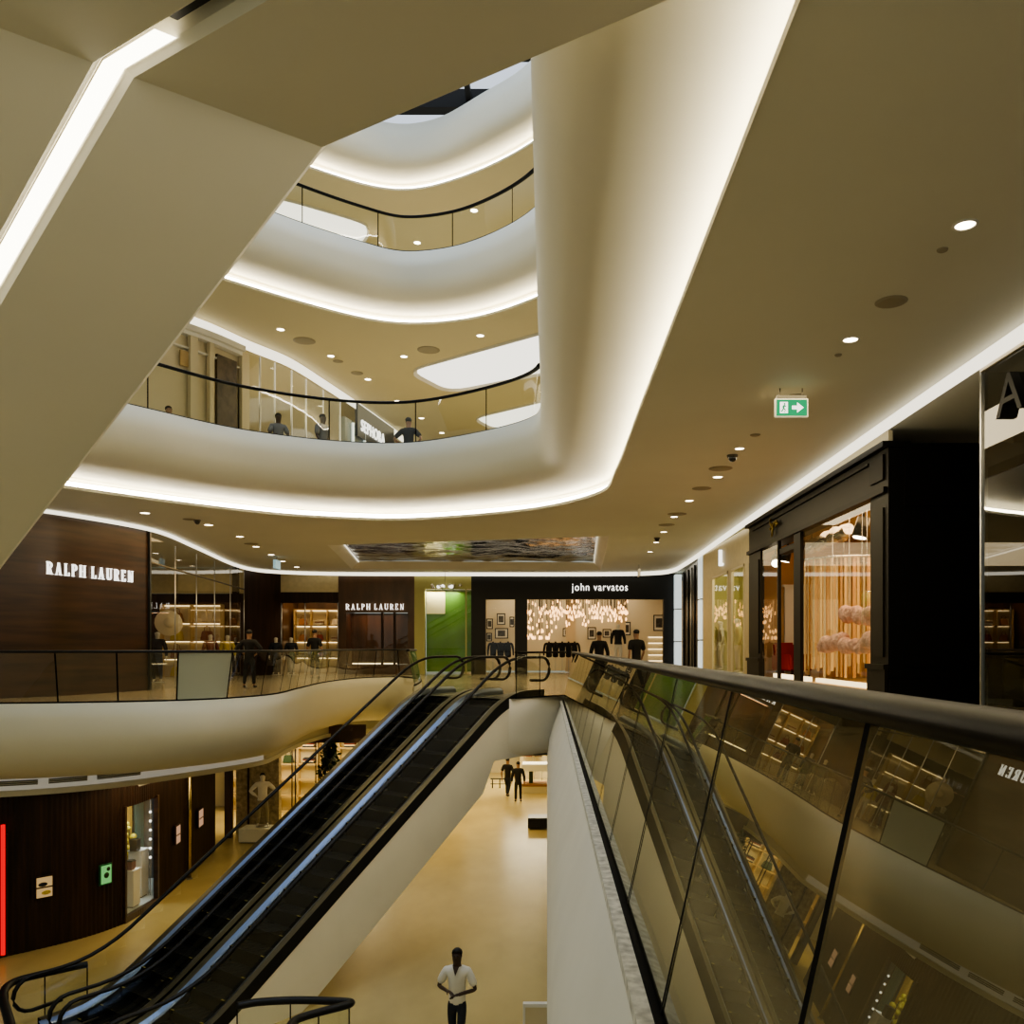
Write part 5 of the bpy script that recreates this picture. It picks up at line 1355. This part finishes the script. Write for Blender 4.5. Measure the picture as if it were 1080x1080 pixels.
def figure(name, label, cat, loc, rz, h, pose, skinm, top, bottom, hairm='hair', sleeves='short', mannequin=False, group=None, vneck=False):
    P = POSES[pose]; s = h/1.75
    root = thing(name, label, cat, loc, rz, group); root.scale = (s, s, s)
    V_, E_, R_ = [], [], []
    def add(p, r, frm=None):
        V_.append(p); R_.append(r); i = len(V_)-1
        if frm is not None: E_.append((frm, i))
        return i
    pel = add((0, .01, .95), (.115, .08)); wa_ = add((0, .0, 1.10), (.105, .07), pel); che = add((0, .01, 1.28), (.125, .085), wa_); up = add((0, .02, 1.42), (.075, .06), che)
    nk = add((0, .015, 1.51), (.062, .064), up); hd0 = add((0, -.005, 1.572), (.084, .092), nk); hd1 = add((0, -.01, 1.655), (.086, .108), hd0); hd2 = add((0, .0, 1.715), (.072, .088), hd1)
    for sgn, e, w in ((1, P['le'], P['lw']), (-1, P['re'], P['rw'])):
        sh = add((sgn*.17, .02, 1.40), .040, up); el = add(e, .040, sh); wr = add(w, .029, el)
        d = (Vector(w)-Vector(e)).normalized(); inw = Vector((-sgn*1, 0, 0)); 
        if pose == 'clasp': inw = Vector((0, -.3, -1))
        lat = d.cross(inw).normalized()
        pm = add(Vector(w)+d*.055, (.034, .022), wr)
        for k, (o_, L_) in enumerate(((-.027, .072), (-.009, .082), (.009, .078), (.027, .062))):
            k0 = add(Vector(w)+d*.10+lat*o_, .0095, pm); k1 = add(Vector(w)+d*(.10+L_*.55)+lat*o_*1.1+inw*.012, .0085, k0); add(Vector(w)+d*(.10+L_)+lat*o_*1.1+inw*.035, .007, k1)
        t0 = add(Vector(w)+d*.045+lat*-.04+inw*.012, .011, wr); add(Vector(w)+d*.085+lat*-.055+inw*.03, .0085, t0)
    for sgn, k, a in ((1, P['lk'], P['la']), (-1, P['rk'], P['ra'])):
        hp = add((sgn*.09, .01, .85), .066, pel); kn = add(k, .048, hp); mid = add(Vector(k).lerp(Vector(a), .4)+Vector((0, .008, 0)), .044, kn); an = add(a, .038, mid)
        add((a[0]+sgn*.02, a[1]-.13, max(.035, a[2]-.045)), (.038, .028), an)
    def face(mb):
        mb.ball((0, -.098, 1.655), .014, sc=(.8, 1.2, 1.6))
        for sg in (-1, 1):
            mb.ball((sg*.078, .005, 1.652), .022, sc=(.4, .8, 1.3))
            if not mannequin: mb.ball((sg*.03, -.083, 1.672), .011, mi=1)
        if not mannequin: mb.ball((0, -.090, 1.612), .02, mi=1, sc=(1.1, .35, .3))
    skin_mesh('body', V_, E_, R_, skinm, root, 0, 1, face, [skinm, 'hair' if not mannequin else skinm])
    if hairm:
        def hair(mb):
            mb.ball((0, .015, 1.705), .098, sc=(.92, 1.08, .82), seg=14)
        mb = MB(); mb.ball((0, .012, 1.70), .095, sc=(.95, 1.08, .85), seg=14)
        for v in mb.bm.verts:
            if v.co.y < -.05 and v.co.z < 1.705: v.co.y += .06
            if v.co.z < 1.66: v.co.z = 1.655+(v.co.z-1.66)*.3
        mb.build('hair', hairm, root)
    # shirt
    V_, E_, R_ = [], [], []
    hem = add((0, .01, .84 if not mannequin else .90), (.165, .12)); w0 = add((0, .0, 1.02), (.155, .115), hem); c0 = add((0, .005, 1.27), (.19, .135), w0); u0 = add((0, .02, 1.41), (.15, .11), c0); n0 = add((0, .02, 1.485), (.088, .082), u0)
    for sgn, e, w in ((1, P['le'], P['lw']), (-1, P['re'], P['rw'])):
        sh = add((sgn*.18, .02, 1.41), .088, u0)
        if sleeves == 'short': add(Vector((sgn*.185, .02, 1.42)).lerp(Vector(e), .88), .074, sh)
        else:
            el = add(e, .064, sh); add(Vector(e).lerp(Vector(w), .95), .048, el)
    def vn(mb):
        mb.face([(-.055, -.085, 1.50), (.055, -.085, 1.50), (0, -.145, 1.36)], 1)
    skin_mesh('shirt' if not mannequin else 'jacket', V_, E_, R_, top, root, 1, 1, vn if vneck else None, [top, skinm])
    V_, E_, R_ = [], [], []
    pv = add((0, .01, .97), (.150, .108)); p2 = add((0, .01, .88), (.152, .112), pv)
    for sgn, k, a in ((1, P['lk'], P['la']), (-1, P['rk'], P['ra'])):
        hp = add((sgn*.095, .01, .80), .098, p2); kn = add(k, .073, hp); an = add(Vector(a)+Vector((0, 0, .02)), .056, kn)
    skin_mesh('trousers', V_, E_, R_, bottom, root, 0, 1)
    if not mannequin:
        for sgn, a in ((1, P['la']), (-1, P['ra'])):
            mb = MB(); zf = max(0, a[2]-.08)
            mb.ball((a[0]+sgn*.012, a[1]-.07, zf+.045), .055, sc=(.85, 2.4, .8)); mb.build('shoe', 'shoe', root)
    else:
        MB().lathe((0, .05, 0), [(0, 0), (.22, 0), (.22, .015), (0, .02)], 18).build('stand_base', 'steel', root)
    return root
# honey floor
d = 14.15
figure('person', 'man in white V-neck shirt and dark trousers walking with hands together on the honey floor', 'person', (PX(482, d), d, ZL), math.radians(-6), 1.74, 'clasp', 'skin_dark', 'shirt_white', 'cloth_navy', vneck=True)
figure('person', 'far standing figure with feet apart in dark clothes on the honey floor', 'person', (PX(535.5, 38.6), 38.6, ZL), math.pi*.9, 1.74, 'walk', 'skin', 'cloth_black', 'cloth_navy')
figure('person', 'far figure in black nearest the white topped table on the honey floor', 'person', (PX(546.5, 37.4), 37.4, ZL), math.pi, 1.74, 'stand', 'skin', 'cloth_black', 'cloth_black', sleeves='long')
# main level
figure('person', 'person in black with elbows out seen from behind, facing the boutique', 'person', (PX(263, 26.6), 26.6, 0), math.pi, 1.78, 'akimbo', 'skin', 'cloth_black', 'cloth_black', sleeves='long')
figure('person', 'person in black standing before the lit accessory shelves', 'person', (PX(332, 34.5), 34.5, 0), math.pi*.95, 1.95, 'stand', 'skin', 'cloth_black', 'cloth_black')
figure('person', 'man in a black T-shirt walking past the bright end of the black shopfront', 'person', (PX(671, 25), 25, 0), math.radians(200), 1.76, 'walk', 'skin', 'cloth_black', 'cloth_black')
figure('person', 'person in black seen from behind entering the black shopfront', 'person', (PX(632, 27.0), 27.0, 0), math.pi, 1.74, 'stand', 'skin', 'cloth_black', 'cloth_black', sleeves='long')
# first balcony
figure('person', 'person in a black top leaning near the balcony glass below the big light panel', 'person', (PX(431, 24.2), 24.2, Z1), math.radians(170), 1.80, 'akimbo', 'skin', 'cloth_black', 'cloth_black')
figure('person', 'person in dark vest walking along the balcony beside the capital letter sign', 'person', (PX(340.5, 23.6), 23.6, Z1), math.radians(60), 1.74, 'walk', 'skin_dark', 'cloth_grey', 'cloth_navy')
figure('person', 'person in grey top before the curved glazing on the balcony', 'person', (PX(293.5, 23.3), 23.3, Z1), math.radians(30), 1.68, 'lean', 'skin_dark', 'cloth_grey', 'cloth_black')
figure('person', 'person whose dark head just shows over the balcony edge beside the bronze door', 'person', (PX(178, 22.6), 22.6, Z1), math.radians(60), 1.68, 'stand', 'skin', 'cloth_black', 'cloth_black')
# mannequins
figure('mannequin', 'headed mannequin in black jacket and pale trousers in the black shopfront', 'mannequin', (PX(652, 39.0), 39.05, .42), 0, 1.95, 'stand', 'manne', 'cloth_black', 'cloth_pale', None, 'long', True)
pd = thing('display_plinth', 'white plinth under the pale-trousered mannequin', 'plinth', (PX(652, 39.0), 39.05, 0))
mb = MB(); mb.box((-.45, -.4, .05), (.45, .45, .41)); mb.build('block', 'paper', pd, bevel=.01); mb = MB(); mb.box((-.4, -.35, 0), (.4, .4, .05)); mb.build('base', 'grey', pd)
for lab, u, d, top, bot in (('white jacketed mannequin before the brown stone panel on the lower concourse', 277, 29.8, 'shirt_white', 'khaki'),):
    figure('mannequin', lab, 'mannequin', (PX(u, d), d, ZL+.5), .3, 1.85, 'akimbo', 'manne', top, bot, 'hair', 'long', True)
    pd = thing('display_plinth', 'cream plinth under the white jacketed mannequin', 'plinth', (PX(u, d), d, ZL))
    mb = MB(); mb.box((-.7, -.4, .04), (.7, .4, .49)); mb.build('block', 'paper', pd, bevel=.01); mb = MB(); mb.box((-.65, -.35, 0), (.65, .35, .04)); mb.build('base', 'grey', pd)
for lab, u, d, top, bot, ph in (('mannequin in black coat below the straw hat in the glazed boutique', 166, 30.6, 'cloth_black', 'cloth_black', 1.85), ('mannequin in brown coat deep in the glazed boutique', 222, 33.5, 'leather2', 'cloth_black', 1.8),
                           ('mannequin in yellow top deep in the glazed boutique near its far end', 240, 35.2, 'goldflower', 'cloth_pale', 1.8)):
    figure('mannequin', lab, 'mannequin', (PX(u, d), d, 0.001), .4, ph, 'stand', 'manne', top, bot, None, 'long', True)
for lab, u, top in (('mannequin bust in navy suit beside the walnut wall of the accessory boutique', 291, 'cloth_navy'), ('mannequin bust in navy suit nearer the accessory shelves', 307, 'cloth_navy')):
    figure('mannequin', lab, 'mannequin', (PX(u, 39.0), 39.0, 0.001), .2, 1.75, 'stand', 'manne', top, 'cloth_black', None, 'long', True)
for lab, u, d, top in (('pale dressed mannequin in the first tall window of the beige shopfront', 760, 29.6, 'cloth_pale'), ('pale dressed mannequin in the second tall window of the beige shopfront', 778, 27.0, 'olive')):
    figure('mannequin', lab, 'mannequin', (6.15, DX(u, 6.15), .422), -math.pi/2, 1.8, 'stand', 'manne', top, 'cloth_pale', None, 'long', True)
# suit jackets on stands inside the black shopfront
def jacket_stand(label, x, y):
    root = thing('jacket_stand', label, 'garment', (x, y, 0), 0, 'dark suit jackets on stands in the black shopfront')
    V_ = [(0, 0, .75), (0, 0, 1.0), (0, 0, 1.3), (0, 0, 1.45), (.19, 0, 1.43), (.25, .02, 1.1), (.25, -.02, .85), (-.19, 0, 1.43), (-.25, .02, 1.1), (-.25, -.02, .85)]
    E_ = [(0, 1), (1, 2), (2, 3), (3, 4), (4, 5), (5, 6), (3, 7), (7, 8), (8, 9)]; R_ = [(.17, .12), (.15, .11), (.17, .12), (.10, .08), .07, .055, .04, .07, .055, .04]
    skin_mesh('jacket', V_, E_, R_, 'cloth_black', root, 1, 1)
    MB().tube([(0, 0, .02), (0, 0, .8)], .018, 6).build('pole', 'steel', root); MB().lathe((0, 0, 0), [(0, 0), (.2, 0), (.2, .02), (0, .03)], 14).build('base', 'steel', root)
    MB().lathe((0, 0, 1.48), [(.05, 0), (.045, .06), (0, .08)], 10).build('neck_cap', 'wood2', root)
    return root
proto = jacket_stand('dark suit jacket on a stand below the bulbs, first of its line', PX(579, 41.5), 41.5)
for k, u in enumerate((586, 593, 600, 606)):
    c = copy_tree(proto); c.location = (PX(u, 41.5), 41.5+.6*((k+1) % 2), 0); c['label'] = 'dark suit jacket on a stand below the bulbs, %s of its line' % ORD[k+1]
for k, u in enumerate((520, 527, 536)):
    c = copy_tree(proto); c.location = (PX(u, 41.8), 41.8+.6*(k % 2), 0); c['label'] = 'dark suit jacket on a stand inside the narrow window, %s from its outer post' % ORD[k]; c['group'] = 'dark suit jackets in the narrow window'

# ================================================================== LIGHT
def area(name, loc, size, power, col=(1, .76, .44), rot=(0, 0, 0), sy=None):
    l = bpy.data.lights.new(name, 'AREA'); l.energy = power; l.color = col; l.shape = 'RECTANGLE' if sy else 'SQUARE'; l.size = size
    if sy: l.size_y = sy
    o = bpy.data.objects.new(name, l); COL.objects.link(o); o.location = loc; o.rotation_euler = rot; return o
def point(name, loc, power, col=(1, .76, .44), r=.3):
    l = bpy.data.lights.new(name, 'POINT'); l.energy = power; l.color = col; l.shadow_soft_size = r
    o = bpy.data.objects.new(name, l); COL.objects.link(o); o.location = loc; return o
W = bpy.data.worlds.new('mall_air'); S.world = W; W.use_nodes = True
bg = W.node_tree.nodes['Background']; bg.inputs[0].default_value = (.94, 1, .88, 1); bg.inputs[1].default_value = .31
area('downlight_glow_right', (3.4, 12, 4.7), 1.2, 330, (1, .84, .54), sy=24)
area('downlight_glow_far', (-3, 32, 4.7), 14, 460, (1, .80, .48), sy=8)
area('downlight_glow_walnut', (-10, 24, 4.7), 3, 160, (1, .70, .36), sy=8)
area('lower_glow', (-3.5, 36, -2.05), 7, 340, (1, .82, .44), sy=14)
area('lower_glow_walnut', (-9.6, 22, -2.05), 1.5, 60, (1, .76, .42), sy=6)
area('void_sky', (-4, 16, 21.5), 12, 1200, (.60, .74, 1), sy=14)
area('balcony_glow', (-2, 32, 10.6), 16, 540, (1, .88, .60), sy=10)
area('balcony_glow_high', (-2, 33, 16.5), 16, 540, (1, .88, .60), sy=8)
# ================================================================== CAMERA
cam = bpy.data.cameras.new('camera'); co = bpy.data.objects.new('camera', cam); COL.objects.link(co)
co.location = (0, 0, EYE); co.rotation_euler = (math.pi/2, 0, 0)
cam.sensor_width = 36; cam.lens = 30.0; cam.shift_x = -37/1080; cam.shift_y = 143/1080; cam.clip_start = .05; cam.clip_end = 300
S.camera = co
S.view_settings.view_transform = 'Filmic' if False else 'AgX'
try: S.view_settings.look = 'AgX - Medium High Contrast'
except Exception: pass
S.view_settings.exposure = 0.28
S.cycles.use_denoising = True
S.cycles.max_bounces = 8; S.cycles.diffuse_bounces = 4; S.cycles.glossy_bounces = 4; S.cycles.transparent_max_bounces = 16
S.cycles.sample_clamp_indirect = 6
S.cycles.caustics_reflective = False; S.cycles.caustics_refractive = False
# shop interiors
area('apricot_window_light', (6.9, 17.6, 4.05), 2.2, 150, (1, .66, .34), sy=5)
area('beige_window_light', (6.3, 27, 4.35), .8, 110, (1, .88, .55), sy=5)
area('black_shop_light', (1.0, 43.4, 4.45), 8, 230, (1, .78, .50), sy=4)
area('accessory_light', (-11.3, 41.0, 4.3), 2.2, 70, (1, .72, .40), sy=1.2)
area('glazed_boutique_light', (-15.2, 33, 4.6), 3, 35, (1, .72, .40), sy=5)
area('walnut_window_light', (-8.2, 40.6, 2.85), 2.2, 14, (1, .5, .25), sy=.5)
area('green_window_light', (-5.0, 40.3, 3.9), 1.6, 40, (1, .95, .6), sy=.3)
area('lower_boutique_light', (-9.5, 33.6, -2.1), 6, 260, (1, .80, .46), sy=1.8)
area('display_window_light', tuple(local(Lw*.9, .6, Hw-.02)), .6, 30, (.85, .95, 1), sy=.7)
area('lower_far_light', (-.5, 42, -2.1), 3, 260, (1, .9, .66), sy=2)
area('upper_shop_light', (-10.6, 30, 10.4), 1.5, 120, (1, .92, .70), sy=8)
bpy.context.view_layer.update()
